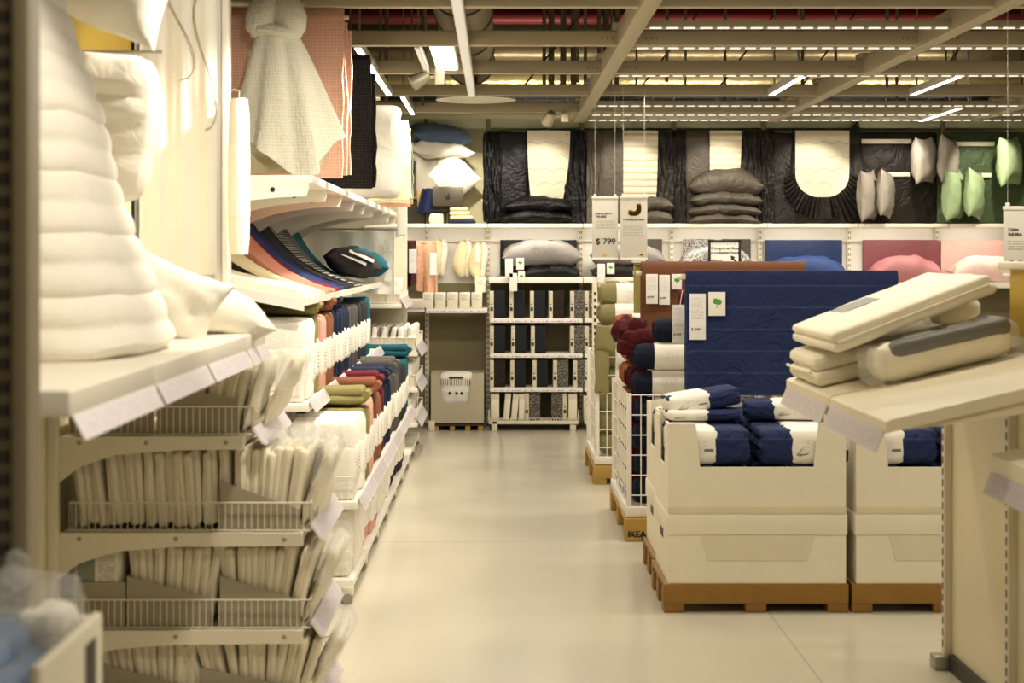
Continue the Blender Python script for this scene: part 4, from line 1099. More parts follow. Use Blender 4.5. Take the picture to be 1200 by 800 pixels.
single('hanging_cloth', MB().slab(lambda u, v: (bx(475) + .07 * u, 15.2 + .015 * math.sin(u * 9), z(225) + (z(186) - z(225)) * v), 10, 8, .02), NAVY, 'navy cloth hanging at the left edge of the back wall ledge', 'cloth')
for i, (a, b, y0, y1) in enumerate(((527, 549, 243, 247.5), (527, 551, 247.5, 252.5), (527, 554, 252.5, 257.5))):
    t = thing('folded_towel', ['top', 'middle', 'lowest'][i] + ' cream folded towel of the stack right of the laptop', 'towel', ((bx(a) + bx(b)) / 2, 15.2, z(y1)), 'cream towels beside the laptop')
    obj('towel', MB().soft(bx(a), bx(b), 15.12, 15.34, z(y1), z(y0), .016, 3, .006, 20, i), CREAMF, t)
single('folded_blanket', MB().soft(bx(526), bx(557), 15.11, 15.36, ZL, z(257.5), .014, 3, .005, 20, 3), NAVY, 'navy folded blanket under the cream towels', 'blanket')
single('folded_blanket', MB().soft(bx(503), bx(520), 15.16, 15.36, ZL, z(250), .02, 3, .012, 20, 6), CREAMF, 'cream folded blanket under the small dark shelf', 'blanket')

# --- neck pillows, pillowcases
for i, (px, py, lab) in enumerate(((515, 302, 'left'), (544, 303, 'middle'), (562, 305, 'right'))):
    t = thing('neck_pillow', f'cream curved neck pillow hanging on the wall rail, {lab} of three', 'pillow', (bx(px, 15.4), 15.38, Z(py, 15.4) - .17), 'cream neck pillows')
    m = MB(); n = 14; xs = []
    pts = [(bx(px, 15.4) - .03 + .013 * math.sin(q / n * math.pi * 2 + .6) , 15.42, Z(py, 15.4) + .165 - .33 * q / n) for q in range(n + 1)]
    m.tube(pts, [.014 + .048 * (math.sin(math.pi * min(1, max(0, q / n)))) ** .6 + (.010 if q > 8 else 0) * math.sin(math.pi * q / n) for q in range(n + 1)], 14)
    obj('front_side', m, CREAMF, t)
    pts = [(x + .05, y + .04, z_) for x, y, z_ in pts]; m = MB().tube(pts, [.014 + .046 * math.sin(math.pi * q / n) ** .6 for q in range(n + 1)], 14)
    obj('rear_side', m, COTTON, t)
    obj('hook', MB().bar((bx(px, 15.4), 15.36, Z(py, 15.4) + .17), (bx(px, 15.4), YB, Z(py, 15.4) + .17), .005), STEEL, t)
    if i == 2: obj('price_tag', MB().box(bx(557), bx(562), 15.33, 15.333, z(307), z(287)), TAGP, t)
PEACH = fab('peach_pillowcase', 'd2a588', wr=.6)
PLUM = fab('plum_pillowcase', '4b2a2c', wr=.6)
def case(p0, p1, y0, y1, d_, mt, lab, tagpx=None):
    t = thing('pillowcase', lab, 'pillowcase', ((bx(p0) + bx(p1)) / 2, d_, z(y1)), 'pillowcases hanging on the wall rail')
    x0, x1 = bx(p0), bx(p1)
    obj('cloth', MB().slab(lambda u, v: (x0 + (x1 - x0) * u, d_ + .035 * math.sin(u * 11 + p0) * (1.2 - v) + .01 * nz((u * 4, v * 4, 0), 1.5, p0), z(y1) + .05 * u * (1 - v) * (1 if p0 < 485 else -1) + (z(y0) - z(y1)) * v), 20, 12, .02), mt, t)
    obj('hanger_bar', MB().bar((x0, d_, z(y0)), (x1, d_, z(y0)), .012, 8), mt, t)
    if tagpx: obj('price_tag', MB().box(bx(tagpx[0]), bx(tagpx[1]), d_ - .05, d_ - .047, z(tagpx[3]), z(tagpx[2])), TAGP, t)
case(488, 511.5, 284, 340, 15.2, PEACH, 'peach pillowcase hanging left of the cream neck pillows', (504, 512, 296, 322))
case(475, 487.5, 283, 338, 15.12, PLUM, 'dark plum pillowcase hanging left of the peach one', (480, 489, 292, 320))
case(468, 477, 276, 336, 15.0, BLK, 'black pillowcase hanging at the end of the left run', (466, 474, 300, 321))
# --- five white carton packs on the little shelf
s = obj('carton_shelf', MB().soft(bx(499, 15.1), bx(571, 15.1), YF, YB - .05, Z(366, 15.1), Z(361, 15.1), .004), WHITE, bays[1])
obj('price_rail', MB().box(bx(500, 15.1), bx(570, 15.1), YF - .004, YF, Z(366.5, 15.1), Z(361, 15.1)), printed('rail_print', 'efe9e6', 'X', 'Z', 1, .03, .97, .2, .8, dens=.5, fs=30), s)
def carton_kind():
    t = thing('carton_pack', 'x', 'box', (0, 0, 0), 'small cartons on the wall shelf')
    obj('carton', MB().soft(-.046, .046, -.1, .1, 0, .135, .004), CARD, t, local=True)
    obj('printed_sleeve', MB().soft(-.0475, .0475, -.102, .1, .062, .136, .003), printed('carton_print', 'eae5d4', 'X', 'Z', 5, .1, .7, .2, .9, dens=.4, fs=5), t, local=True); return t
CKD = Kind(carton_kind)
for i in range(5): CKD.put((bx(502 + 14.2 * i, 15.15), YF + .11, Z(361, 15.1) + .001), f'small white carton with printed sleeve, {ordw(i+1)} from left under the neck pillows', 'small cartons on the wall shelf')
CKD.put((bx(563, 15.25), 15.34, Z(361, 15.1) + .137), 'small white carton stacked up behind the row, under the right neck pillow', 'small cartons on the wall shelf')
wb = thing('wire_basket', 'white ribbed basket on the wall under the dark pillowcases', 'basket', (bx(482), 15.2, z(361)))
m = MB()
for i in range(15): m.soft(bx(467 + 2 * i), bx(468.2 + 2 * i), 15.1, 15.11, z(361), z(351), .002)
obj('ribs', m, WHITE, wb); obj('tub', MB().soft(bx(467), bx(496), 15.11, 15.4, z(361), z(350), .006), CREAM, wb)
obj('carton_shelf', MB().soft(bx(460), bx(498), YF + .02, YB - .05, z(365), z(361.2), .004), WHITE, bays[0])
# --- cardboard display bin on the floor
cbn = thing('cardboard_bin', 'white cardboard dump bin with cutout front standing by the back wall', 'bin', (bx(536), 15.2, 0))
d_ = 15.12; x0, x1 = bx(505, d_), bx(567, d_); zt, zb = Z(437, d_), Z(497, d_)
cut = [(x0, zb), (x1, zb), (x1, zt), (bx(553, d_), zt), (bx(550, d_), Z(472, d_)), (bx(519, d_), Z(472, d_)), (bx(515, d_), zt), (x0, zt)]
GCARD = solid('kraft_grey_card', 'b9af98', .85)
obj('front_wall', MB().prism(cut, 1, d_, d_ + .008), GCARD, cbn)
m = MB(); m.box(x0, x0 + .008, d_ + .008, 15.5, zb, zt); m.box(x1 - .008, x1, d_ + .008, 15.5, zb, zt); m.box(x0, x1, 15.49, 15.5, zb, zt); m.box(x0, x1, d_, 15.5, zb, zb + .01)
obj('side_wall', m, GCARD, cbn)
pl = thing('pallet', 'small wooden pallet under the white cardboard dump bin', 'pallet', (bx(536), 15.3, 0))
obj('deck', MB().soft(x0, x1, d_, 15.5, .045, zb - .001, .003), solid('dark_pallet', '4a3a1c', .8), pl)
for px in (508, 527, 545, 560): obj('block', MB().soft(bx(px, d_), bx(px + 6, d_), d_ + .01, 15.48, 0, .045, .003), WOODL, pl)
t = thing('bagged_duvet', 'bagged white duvet with black print showing in the cardboard bin cutout', 'duvet', (bx(534), 15.25, .1))
obj('pack', MB().soft(bx(514, d_), bx(555, d_), d_ + .045, 15.42, .16, zt + .0, .06, 4, .012, 10, 3), COTTON, t)
obj('carry_bag', MB().soft(bx(513, d_), bx(556, d_), d_ + .04, 15.40, .2, Z(455, d_), .05, 4, .01, 9, 5), FILM, t)
m = MB()
m.box(bx(526, d_), bx(543, d_), d_ + .035, d_ + .045, Z(443.5, d_), Z(441.8, d_))
for px in (527, 535, 541): obj('print_dot', MB().lathe([(.001, .004), (.012, .003), (.014, 0)], 10, T(bx(px, d_), d_ + .036, Z(461, d_), 90)), INK, t)
obj('print', m, INK, t)
w_ = MB()
for i in range(16): px = 514 + 2.6 * i; w_.bar((bx(px, d_), d_ + .037, Z(452, d_)), (bx(px, d_), d_ + .037, Z(444, d_)), .0025)
obj('zip_band', w_, DARK, t)
# --- box shelves, bay 2 (and the strip of bay 3 that shows)
rows = [375.5, 416.5, 456.5]
for py in rows:
    zt = Z(py - 2.5, 15.1)
    s = obj('box_shelf', MB().soft(bx(574, 15.1), bx(683, 15.1), YF, YB - .05, zt - .038, zt, .004), WHITE, bays[2])
    obj('price_rail', MB().box(bx(575, 15.1), bx(682, 15.1), YF - .004, YF, zt - .036, zt - .002), MATS['rail_print'], s)
    obj('box_shelf', MB().soft(bx(685, 15.1), bx(790, 15.1), YF, YB - .05, zt - .038, zt, .004), WHITE, bays[3])
zt = Z(493, 15.1)
for (a, b, k) in ((573, 678, 2), (685, 790, 3)):
    s = obj('base_shelf', MB().soft(bx(a, 15.1), bx(b, 15.1), YF, YB - .05, zt - .03, zt, .004), CREAM, bays[k])
    m = MB()
    for i in range(34): px = a + (b - a) * i / 33; m.bar((bx(px, 15.1), YF + .004, zt), (bx(px, 15.1), YF + .004, zt + .022), .003)
    m.bar((bx(a, 15.1), YF + .004, zt + .022), (bx(b, 15.1), YF + .004, zt + .022), .003)
    m.bar((bx(a, 15.1), YF + .004, zt), (bx(a, 15.1), YF + .004, zt + .1), .006); m.bar((bx(b, 15.1), YF + .004, zt), (bx(b, 15.1), YF + .004, zt + .1), .006)
    obj('wire_lip', m, CREAM, s)
    obj('foot', MB().soft(bx(b - 10, 15.1), bx(b - 3, 15.1), YF + .01, YF + .12, 0, zt - .03, .006), CREAM, bays[k])
BOXG = printed('box_label', 'd9cfb4', 'X', 'Z', 10, .15, .85, .55, .95, dens=.45, fs=5)
def duvetbox_kind(mt):
    def mk():
        t = thing('bedding_box', 'x', 'box', (0, 0, 0), 'boxed bedding sets')
        obj('set', MB().soft(-.035, .068, -.14, .14, 0, .245, .008, 2), mt, t, local=True)
        l = obj('card_label', MB().soft(-.068, -.033, -.143, .13, 0, .24, .004), BOXG, t, local=True)
        m = MB(); m.soft(-.063, -.040, -.1445, -.1425, .065, .098, .002); m.soft(-.06, -.045, -.1445, -.1425, .118, .128, .002)
        obj('picture', m, solid('dark_print', '23252b', .6), t, local=True); return t
    return Kind(mk)
KB = duvetbox_kind(fab('black_boxed_cloth', '1e2024', wr=.2)); KS = duvetbox_kind(fab('speckled_cloth', '33302d', 'speckle', '8d877c', wr=.2)); KN = duvetbox_kind(fab('black_floral_cloth', '15110e', 'speckle', '3a3026', wr=.2))
RN = ['top', 'second', 'third', 'bottom']
for r, (py, items) in enumerate(((373, [(583, KB), (606, KB), (630, KB), (652, KN), (677, KS)]), (414, [(583, KB), (608, KB), (631, KB), (677, KS)]), (454, [(583, KN), (607, KB), (633, KB), (657, KS), (680.5, KS)]))):
    n = 0
    for px, kd in items:
        n += 1; col = 'black' if kd is KB else ('speckled grey' if kd is KS else 'dark floral')
        kd.put((bx(px, 15.15), YF + .16, Z(py, 15.1) + .001), f'{col} bedding set in a labelled sleeve, {ordw(n)} from left on {RN[r]} box shelf', 'boxed bedding sets on the back wall')
for i, (px, nm_) in enumerate(((580, 'leftmost'), (593, 'first leaning'), (602, 'second leaning'), (611, 'third leaning'), (671, 'rightmost'))):
    t = thing('carton_pack', f'plain cream carton, {nm_} on the base shelf below the black boxes', 'box', (bx(px, 15.15), 15.25, zt), 'cartons on the base shelf')
    w = .038 if i in (0, 4) else .026
    M = T(bx(px, 15.15), 15.26, zt + .002, 0, 5 if i in (1, 2) else (1 if i == 3 else 0))
    obj('carton', MB().soft(-w, w, -.14, .14, 0, .235, .005, M=M), CARD, t)
    obj('flap', MB().soft(-w, w, -.142, -.139, .19, .234, .001, M=M), solid('carton_flap', 'd9d0b8', .8), t)
KS.put((bx(624, 15.15), YF + .16, zt + .001), 'speckled grey bedding set, left of the two on the base shelf', 'boxed bedding sets on the back wall')
KS.put((bx(655, 15.15), YF + .16, zt + .001), 'speckled grey bedding set turned round, right of the two on the base shelf', 'boxed bedding sets on the back wall', (0, 0, 0), (-1, 1, 1))
for r, py in enumerate((373, 414, 454)):
    KS.put((bx(694, 15.15), YF + .16, Z(py, 15.1) + .001), f'speckled grey bedding set just right of the post on the {RN[r]} box shelf', 'boxed bedding sets on the back wall')
CKD.put((bx(690, 15.15), YF + .12, zt + .001), 'plain carton just right of the post on the base shelf', 'cartons on the base shelf', None, (1, 1, 1.6))

# --- upper merchandise shelves (pillow + headboard cards) in bays 2..7
def tagp(x, y, z0, z1, w, parent, green=False, price=None):
    o = obj('price_tag', MB().soft(x, x + w, y, y + .003, z0, z1, .001), PAPER if green else TAGP, parent)
    if green:
        zc = z0 + (z1 - z0) * .58; m = MB(); m.lathe([(.001, .0015), (w * .16, .001), (w * .17, 0)], 10, T(x + w * .42, y, zc + w * .05, 90)); m.lathe([(.001, .0015), (w * .16, .001), (w * .17, 0)], 10, T(x + w * .62, y, zc, 90)); m.bar((x + w/2, y - .0005, zc), (x + w/2, y - .0005, zc - w * .35), w * .02)
        obj('leaf_emblem', m, solid('leaf_green', '4f9a2e', .6), o)
    if price: text('price', price, w * .24, (x + w * .1, y - .001, z0 + (z1 - z0) * .2), INK, parent)
    return o
def merch(bay, p0, p1, cards, pill, tags=()):
    zt = Z(325, 15.1)
    if p0 < 892: shelf_at(bay, bx(p0, 15.1), bx(p1, 15.1), zt, .05, name='merch_shelf')
    for (a, b, y0, y1, mt, lab) in cards:
        t = thing('fabric_card', lab, 'fabric card', ((bx(a) + bx(b)) / 2, 15.46, zt), 'fabric cards behind the pillows')
        obj('cloth_cover', MB().soft(bx(a, 15.45), bx(b, 15.45), 15.45, 15.475, Z(y1, 15.45), Z(y0, 15.45), .006, 2, .003, 9, a), mt, t)
        obj('back_board', MB().box(bx(a + .5, 15.45), bx(b - .5, 15.45), 15.475, 15.49, Z(y1, 15.45), Z(y0 + .5, 15.45)), CARD, t)
    for (a, b, y0, y1, mt, lab, sd) in pill:
        x0, x1 = bx(a, 15.15), bx(b, 15.15); z0, z1 = Z(y1, 15.15), Z(y0, 15.15)
        t = thing('pillow', lab, 'pillow', ((x0 + x1) / 2, 15.25, z0), 'pillows on the wall shelf')
        obj('pillowcase', MB().pillow(x1 - x0, .30, (z1 - z0) * 1.18, T((x0 + x1) / 2, 15.27, (z0 + z1) / 2 + .005, 8), sd, 18, .016, .025, pt=.05), mt, t)
        for (ta, tb, t0, t1, gr) in [q for q in tags if q[5] == sd] and [q[:5] for q in tags if q[5] == sd]:
            tagp(bx(ta, 15.05), 15.04, Z(t1, 15.05), Z(t0, 15.05), bx(tb, 15.05) - bx(ta, 15.05), t, gr)
LG = sheet_mat('light_grey_sateen', '8b8583', .6)
BLUE = sheet_mat('royal_navy_cotton', '22345f', .4); BLUE2 = sheet_mat('blue_cotton_pillow', '2f4478', .5)
MAUV = sheet_mat('mauve_cotton', '7f474f', .4); PNK = sheet_mat('rose_cotton_pillow', 'b3777b', .5); LPK = sheet_mat('light_pink_cotton', 'e3b6ae', .4); LPK2 = sheet_mat('pale_pink_pillow', 'ecc9c0', .4)
FLOR = fab('floral_cloth', '4d4a50', 'speckle', 'd6d2cc', wr=.2)
merch(2, 573, 683, [(586, 617, 281, 323, BLK, 'black fabric card left behind the grey pillow'), (643, 676, 281, 323, DGR, 'dark grey fabric card right behind the grey pillow')],
      [(588, 683, 284, 310, LG, 'light grey pillow on top of a black one, wall shelf above the boxes', 51), (612, 680, 309, 324, BLK, 'black pillow underneath the light grey pillow on the wall shelf', 52)],
      ((592, 601, 303, 325, False, 51), (605, 614, 302, 316, True, 51), (597, 606, 320, 341, False, 52), (607, 615, 318, 331, True, 52)))
merch(3, 684, 790, [(745, 776, 280, 323, GRY, 'grey fabric card right of the hanging signs')],
      [(692, 781, 289, 310, LG, 'light grey pillow behind the hanging price signs', 53), (692, 782, 309, 324, DGR, 'dark grey crumpled pillow below the hanging price signs', 54)],
      ((700, 709, 309, 330, False, 54), (711, 720, 308, 321, True, 54)))
merch(4, 790, 893, [(801, 837, 280, 323, FLOR, 'grey floral fabric card left behind the black framed sign'), (846, 880, 280, 323, GRY, 'grey fabric card right behind the black framed sign')],
      [(798, 886, 292, 322, FLOR, 'grey floral pillow behind the black framed sign', 55)])
merch(5, 893, 998, [(897, 987, 281, 330, BLUE, 'wide navy fabric card on the back wall')], [(900, 994, 303, 330, BLUE2, 'royal blue pillow in front of the navy card', 56)])
merch(6, 998, 1101, [(1011, 1101, 281, 330, MAUV, 'mauve fabric card on the back wall')], [(1024, 1106, 303, 330, PNK, 'rose pink pillow in front of the mauve card', 57)])
merch(7, 1101, 1204, [(1103, 1204, 281, 330, LPK, 'light pink fabric card on the back wall')], [(1118, 1206, 303, 330, LPK2, 'pale pink pillow in front of the light pink card', 58)])
for k in (5, 6, 7): shelf_at(k, BXS[k] + .02, BXS[k+1] - .02, Z(331, 15.1), .05, name='merch_shelf')
# --- black framed sign
fs = thing('framed_sign', 'black framed white sign reading Compra en línea a cualquier hora', 'sign', (bx(850, 14.9), 14.9, Z(306, 14.9)))
d_ = 14.9; a, b, z0, z1 = bx(830, d_), bx(868.5, d_), Z(312, d_), Z(281, d_)
m = MB()
m.soft(a, b, d_, d_ + .02, z1 - .022, z1, .003); m.soft(a, a + .022, d_, d_ + .02, z0, z1, .003); m.soft(b - .022, b, d_, d_ + .02, z0, z1, .003); m.soft(a, b, d_, d_ + .02, z0, z0 + .014, .003)
obj('frame', m, BLACKP, fs); obj('sheet', MB().box(a + .01, b - .01, d_ + .008, d_ + .014, z0 + .01, z1 - .01), PAPER, fs)
text('headline', 'Compra en línea\na cualquier hora', .037, (a + .024, d_ + .006, z1 - .085), INK, fs, bold=.0012)
text('small_print', 'IKEA.mx', .028, (a + .024, d_ + .006, z1 - .19), INK, fs, bold=.0008)
m = MB(); m.prism([(b - .09, z1 - .135), (b - .05, z1 - .15), (b - .062, z1 - .16), (b - .038, z1 - .19), (b - .046, z1 - .198), (b - .072, z1 - .17), (b - .084, z1 - .182)], 1, d_ + .004, d_ + .008)
obj('cursor_arrow', m, INK, fs)
m = MB()
for i in range(7): m.soft(a + .03 + .032 * i, a + .05 + .032 * i, d_ + .005, d_ + .008, z1 - .045, z1 - .03, .001)
obj('icon_row', m, solid('pale_icons', 'd4d0ca', .6), fs)
obj('stand', MB().soft(bx(848, d_), bx(851, d_), d_ + .02, d_ + .04, Z(325, 15.1) + .0, z1 - .05, .004), DARK, fs)
# ================================================================== HANGING PRICE SIGNS
YLW = solid('emblem_yellow', 'e0b400', .5); BLU = solid('emblem_blue', '123a7a', .5)
GLD = solid('gold_print', 'b08a2c', .5, var=.5, vs=60)
SGN = solid('sign_card', 'd9d4c8', .6, var=.01)
def sign(label, x0, x1, z0, z1, y):
    t = thing('price_sign', label, 'sign', ((x0 + x1) / 2, y, z0), 'hanging price signs')
    obj('card', MB().soft(x0, x1, y, y + .004, z0, z1, .0015), SGN, t)
    obj('clamp_bar', MB().soft(x0 - .003, x1 + .003, y - .004, y + .008, z1 - .012, z1 + .006, .003), WHITE, t); obj('clamp_bar', MB().soft(x0 - .003, x1 + .003, y - .004, y + .008, z0 - .008, z0 + .006, .003), WHITE, t)
    m = MB()
    for x in (x0 + .02, x1 - .02): m.soft(x - .01, x + .01, y - .004, y + .008, z1, z1 + .022, .004); m.bar((x, y + .002, z1 + .02), (x, y + .002, ZC + .02), .0007)
    obj('hanger_wire', m, WHITE, t)
    return t
ys_ = 12.4
a, b = X(694, ys_), X(724, ys_); zt, zb = Z(231, ys_), Z(303, ys_)
t = sign('hanging white price sign reading $ 799', a, b, zb, zt, ys_); w = b - a
text('title', 'Juego de sábanas', w * .095, (a + w * .12, ys_ - .001, zt - w * .66), INK, t)
text('product_name', 'VALHER', w * .12, (a + w * .12, ys_ - .001, zt - w * .79), INK, t, bold=.0006)
text('price', '$ 799', w * .335, (a + w * .13, ys_ - .0015, zt - w * 1.84), INK, t, bold=.0015)
obj('body_print', MB().box(a + w * .15, b - w * .12, ys_ - .001, ys_ + .001, zt - w * 1.2, zt - w * .88), printed('body_print_a', 'd9d4c8', 'X', 'Z', 5, 0, 1, 0, 1, dens=.4, fs=14, ink=(.25, .22, .2)), t)
obj('emblem', MB().soft(a + w * .42, a + w * .57, ys_ - .002, ys_ + .001, zb + w * .10, zb + w * .16, .001), YLW, t)
a, b = X(727, ys_ - .1), X(758.5, ys_ - .1); ys2 = ys_ - .1
t = sign('hanging white sign reading La pareja perfecta with round gold picture', a, b, zb, zt, ys2); w = b - a
text('title', 'La pareja perfecta', w * .11, (a + w * .1, ys2 - .001, zt - w * .88), INK, t, bold=.0006)
m = MB()
for i in range(16):
    th = -2.3 + 2.8 * i / 15; m.soft(a + w * .5 + w * .2 * math.cos(th) - .016, a + w * .5 + w * .2 * math.cos(th) + .016, ys2 - .002, ys2 + .001, zt - w * .43 + w * .2 * math.sin(th) - .016, zt - w * .43 + w * .2 * math.sin(th) + .016, .001)
obj('gold_crescent', m, GLD, t)
obj('round_picture', MB().lathe([(.001, .0015), (w * .3, .001), (w * .3, 0)], 28, T(a + w * .5, ys2, zt - w * .43, 90)), solid('pale_pattern', 'e3ddcb', .6, var=.12, vs=70), t)
obj('body_print', MB().box(a + w * .1, b - w * .18, ys2 - .001, ys2 + .001, zt - w * 1.45, zt - w * 1.0), printed('body_print_b', 'd9d4c8', 'X', 'Z', 8, 0, 1, 0, 1, dens=.4, fs=14, ink=(.25, .22, .2)), t)
m = MB().soft(a + w * .68, a + w * .88, ys2 - .003, ys2 + .001, zb + w * .10, zb + w * .2, .001); obj('emblem', m, YLW, t)
obj('emblem_oval', MB().lathe([(.001, .002), (.007, .0015), (.008, 0)], 16, T(a + w * .78, ys2 - .003, zb + w * .15, 90)), BLU, t)
ys3 = 8.0
a, b = X(1176, ys3), X(1228, ys3); zt, zb = Z(243, ys3), Z(322, ys3); w = b - a
t = sign('grey price sign reading Colcha INDIRA at the right edge of the photo', a, b, zb, zt, ys3)
text('title', 'Colcha', w * .085, (a + w * .1, ys3 - .001, zt - w * .52), INK, t, bold=.0004)
text('product_name', 'INDIRA', w * .095, (a + w * .1, ys3 - .001, zt - w * .64), INK, t, bold=.0008)
text('price', '$ 399', w * .25, (a + w * .1, ys3 - .001, zt - w * 1.36), INK, t, bold=.002)
obj('body_print', MB().box(a + w * .1, b - w * .12, ys3 - .001, ys3 + .001, zt - w * .95, zt - w * .72), printed('body_print_c', 'd9d4c8', 'X', 'Z', 4, 0, 1, 0, 1, dens=.4, fs=14, ink=(.25, .22, .2)), t)

# ================================================================== PALLETS AND CARTONS, RIGHT FRONT
def pallet(x0, x1, y0, y1, label, mt=WOOD, h=.125, name='pallet', writing=None):
    t = thing(name, label, 'pallet', ((x0 + x1) / 2, (y0 + y1) / 2, 0), 'wooden pallets')
    n = 5; w_ = (x1 - x0) / (n + .6)
    m = MB()
    for i in range(n): xx = x0 + (x1 - x0 - w_) * i / (n - 1); m.soft(xx, xx + w_, y0, y1, h - .02, h, .003)
    obj('deck_boards', m, mt, t)
    obj('stringer', MB().soft(x0, x1, y0 - .004, y0 + .02, .04, h - .001, .003), mt, t); obj('stringer', MB().soft(x0, x1, y1 - .02, y1, .042, h - .02, .003), mt, t)
    for xx in (x0, (x0 + x1) / 2 - .045, x1 - .09):
        for yy in (y0, (y0 + y1) / 2 - .05, y1 - .1): obj('block', MB().soft(xx, xx + .09, yy, yy + .1, 0, .085, .004), mt, t)
    m = MB()
    for yy in (y0, (y0 + y1) / 2 - .05, y1 - .1): m.soft(x0, x1, yy + .022, yy + .09, .086, h - .02, .003)
    obj('cross_boards', m, mt, t)
    return t
def carton(x0, x1, y0, y1, z0, label, open_top=True, lid=False, h=.39, cx0=.18, cx1=.82, depth=.48):
    t = thing('display_carton', label, 'carton', ((x0 + x1) / 2, (y0 + y1) / 2, z0), 'white pallet cartons')
    w_, th = x1 - x0, .010; z1 = z0 + h
    a, b = x0 + w_ * cx0, x0 + w_ * cx1; zc = z1 - h * depth
    if open_top: fr = [(x0, z0), (x1, z0), (x1, z1), (b + .02, z1), (b, zc), (a, zc), (a - .02, z1), (x0, z1)]
    else: fr = [(x0, z0), (x1, z0), (x1, z1), (x0, z1)]
    obj('front_wall', MB().prism(fr, 1, y0, y0 + th), CARD, t, ang=30); obj('rear_wall', MB().prism(fr, 1, y1 - th, y1), CARD, t, ang=30)
    ym = (y0 + y1) / 2
    if open_top: sd = [(y0 + th, z0), (y1 - th, z0), (y1 - th, z1), (ym + .16, z1), (ym + .12, z1 - .2), (ym - .12, z1 - .2), (ym - .16, z1), (y0 + th, z1)]
    else: sd = [(y0 + th, z0), (y1 - th, z0), (y1 - th, z1), (y0 + th, z1)]
    obj('side_wall', MB().prism(sd, 0, x0, x0 + th), CARD, t, ang=30); obj('side_wall', MB().prism(sd, 0, x1 - th, x1), CARD, t, ang=30)
    obj('base', MB().box(x0 + th, x1 - th, y0 + th, y1 - th, z0, z0 + .008), CARD, t)
    if not open_top:
        obj('lid', MB().soft(x0 - .006, x1 + .006, y0 - .006, y1 + .006, z1 - .09, z1, .005), CARD, t)
        # scored panel in the front: a shallow closed flap
        p_ = [(a + .03, z1 - .20), (b - .03, z1 - .20), (b, z1 - .0905), (a, z1 - .0905)]
        obj('scored_flap', MB().prism(p_, 1, y0 - .003, y0 + .001), solid('carton_flap_front', 'e0d7bf', .8), t)
        hole = MB(); hole.soft(x0 - .001, x0 + .004, ym - .07, ym + .07, z0 + .16, z0 + .2, .001); obj('hand_hole', hole, DARK, t)
    else:
        obj('folded_flap', MB().soft(x0 + th, a - .022, y0 + th, y0 + .10, z1 - .012, z1 - .002, .003), TRAY, t)
        obj('packing_tape', MB().soft(x0 - .001, x1 + .001, y0 - .0012, y0 + .001, z0 + .0, z0 + .03, .0008), solid('packing_tape', 'ded2b2', .25), t)
    return t
NAVB = fab('navy_stripe_blanket', '222e56', 'lines', '3c4a72', wr=1.3, sc=9)
def blanket_kind(side):
    def mk():
        t = thing('rolled_bedspread', 'x', 'bedspread', (0, 0, 0), 'navy bedspreads in the cartons')
        m = MB()
        for j, (z0, z1) in enumerate(((0, .055), (.05, .105), (.10, .155))): m.soft(-.17, .17, -.115, .115, z0, z1, .028, 3, .008, 18, j + side)
        m.soft(-.168, .168, -.122, -.05, .004, .150, .04, 3, .006, 18, 5)
        obj('folded_cloth', m, NAVB, t, local=True)
        x0, x1 = (-.172, .04) if side < 0 else (-.06, .172)
        s = obj('paper_sleeve', MB().soft(x0, x1, -.127, .12, -.001, .161, .042, 2), SLEEVE_F, t, local=True)
        q = MB(); xc = (x0 + x1) / 2
        q.tube([(xc - .07, -.128, .045), (xc - .045, -.128, .075), (xc - .06, -.128, .04), (xc - .02, -.128, .05), (xc - .07, -.128, .045)], .0015, 4)
        obj('line_drawing', q, INK, t, local=True)
        obj('printed_word', MB().soft(xc + .03, xc + .07, -.1285, -.127, .06, .072, .0005), solid('grey_ink', '77736c', .6), t, local=True)
        return t
    return Kind(mk)
BL, BR = blanket_kind(-1), blanket_kind(1)
PW = .80
for s_, (x0, y0, tag_) in enumerate(((.72, 7.39, 'in front at the aisle corner'), (1.535, 7.39, 'to the right beside the shelf end'), (.735, 8.04, 'in the second row behind the aisle corner'))):
    pallet(x0, x0 + PW, y0, y0 + .6, ['mustard wooden pallet in front under the full left carton stack', 'mustard wooden pallet in front under the right carton stack', 'mustard wooden pallet in the second row, behind the front left pallet'][s_])
    cx, cxe = x0 + .02, x0 + PW - .01
    carton(cx, cxe, y0 + .005, y0 + .595, .126, 'closed white carton with scored flap, ' + tag_, False, h=.30)
    carton(cx, cxe, y0 + .005, y0 + .595, .427, 'open white carton with cutout, ' + tag_, True, h=.39)
    nm_ = ['front left carton', 'front right carton', 'second row carton'][s_]
    for lv, zz in ((0, .463), (1, .634)):
        for r, yy in ((0, y0 + .155), (1, y0 + .43)):
            for c, (kd, xx) in enumerate(((BL, cx + .195), (BR, cxe - .195))):
                kd.put((xx, yy, zz), f'navy bedspread in white sleeve, {["lower","upper"][lv]} {["front","rear"][r]} {["left","right"][c]} in the {nm_}', 'navy bedspreads in the cartons')
    if s_ < 2:
        BL.put((cx + .20, y0 + .46, .846), f'navy bedspread lying tilted on top of the others in the {nm_}', 'navy bedspreads in the cartons', (R(2), R(-8), R(8)), (1, .8, .52))
        BL.put((cx + .195, y0 + .44, .797), f'navy bedspread pressed flat under the tilted one in the {nm_}', 'navy bedspreads in the cartons', None, (1, 1, .32))
        BR.put((cxe - .21, y0 + .47, .799), f'navy bedspread lying flat on top at the right of the {nm_}', 'navy bedspreads in the cartons', (0, 0, R(-6)), (1, 1, .55))

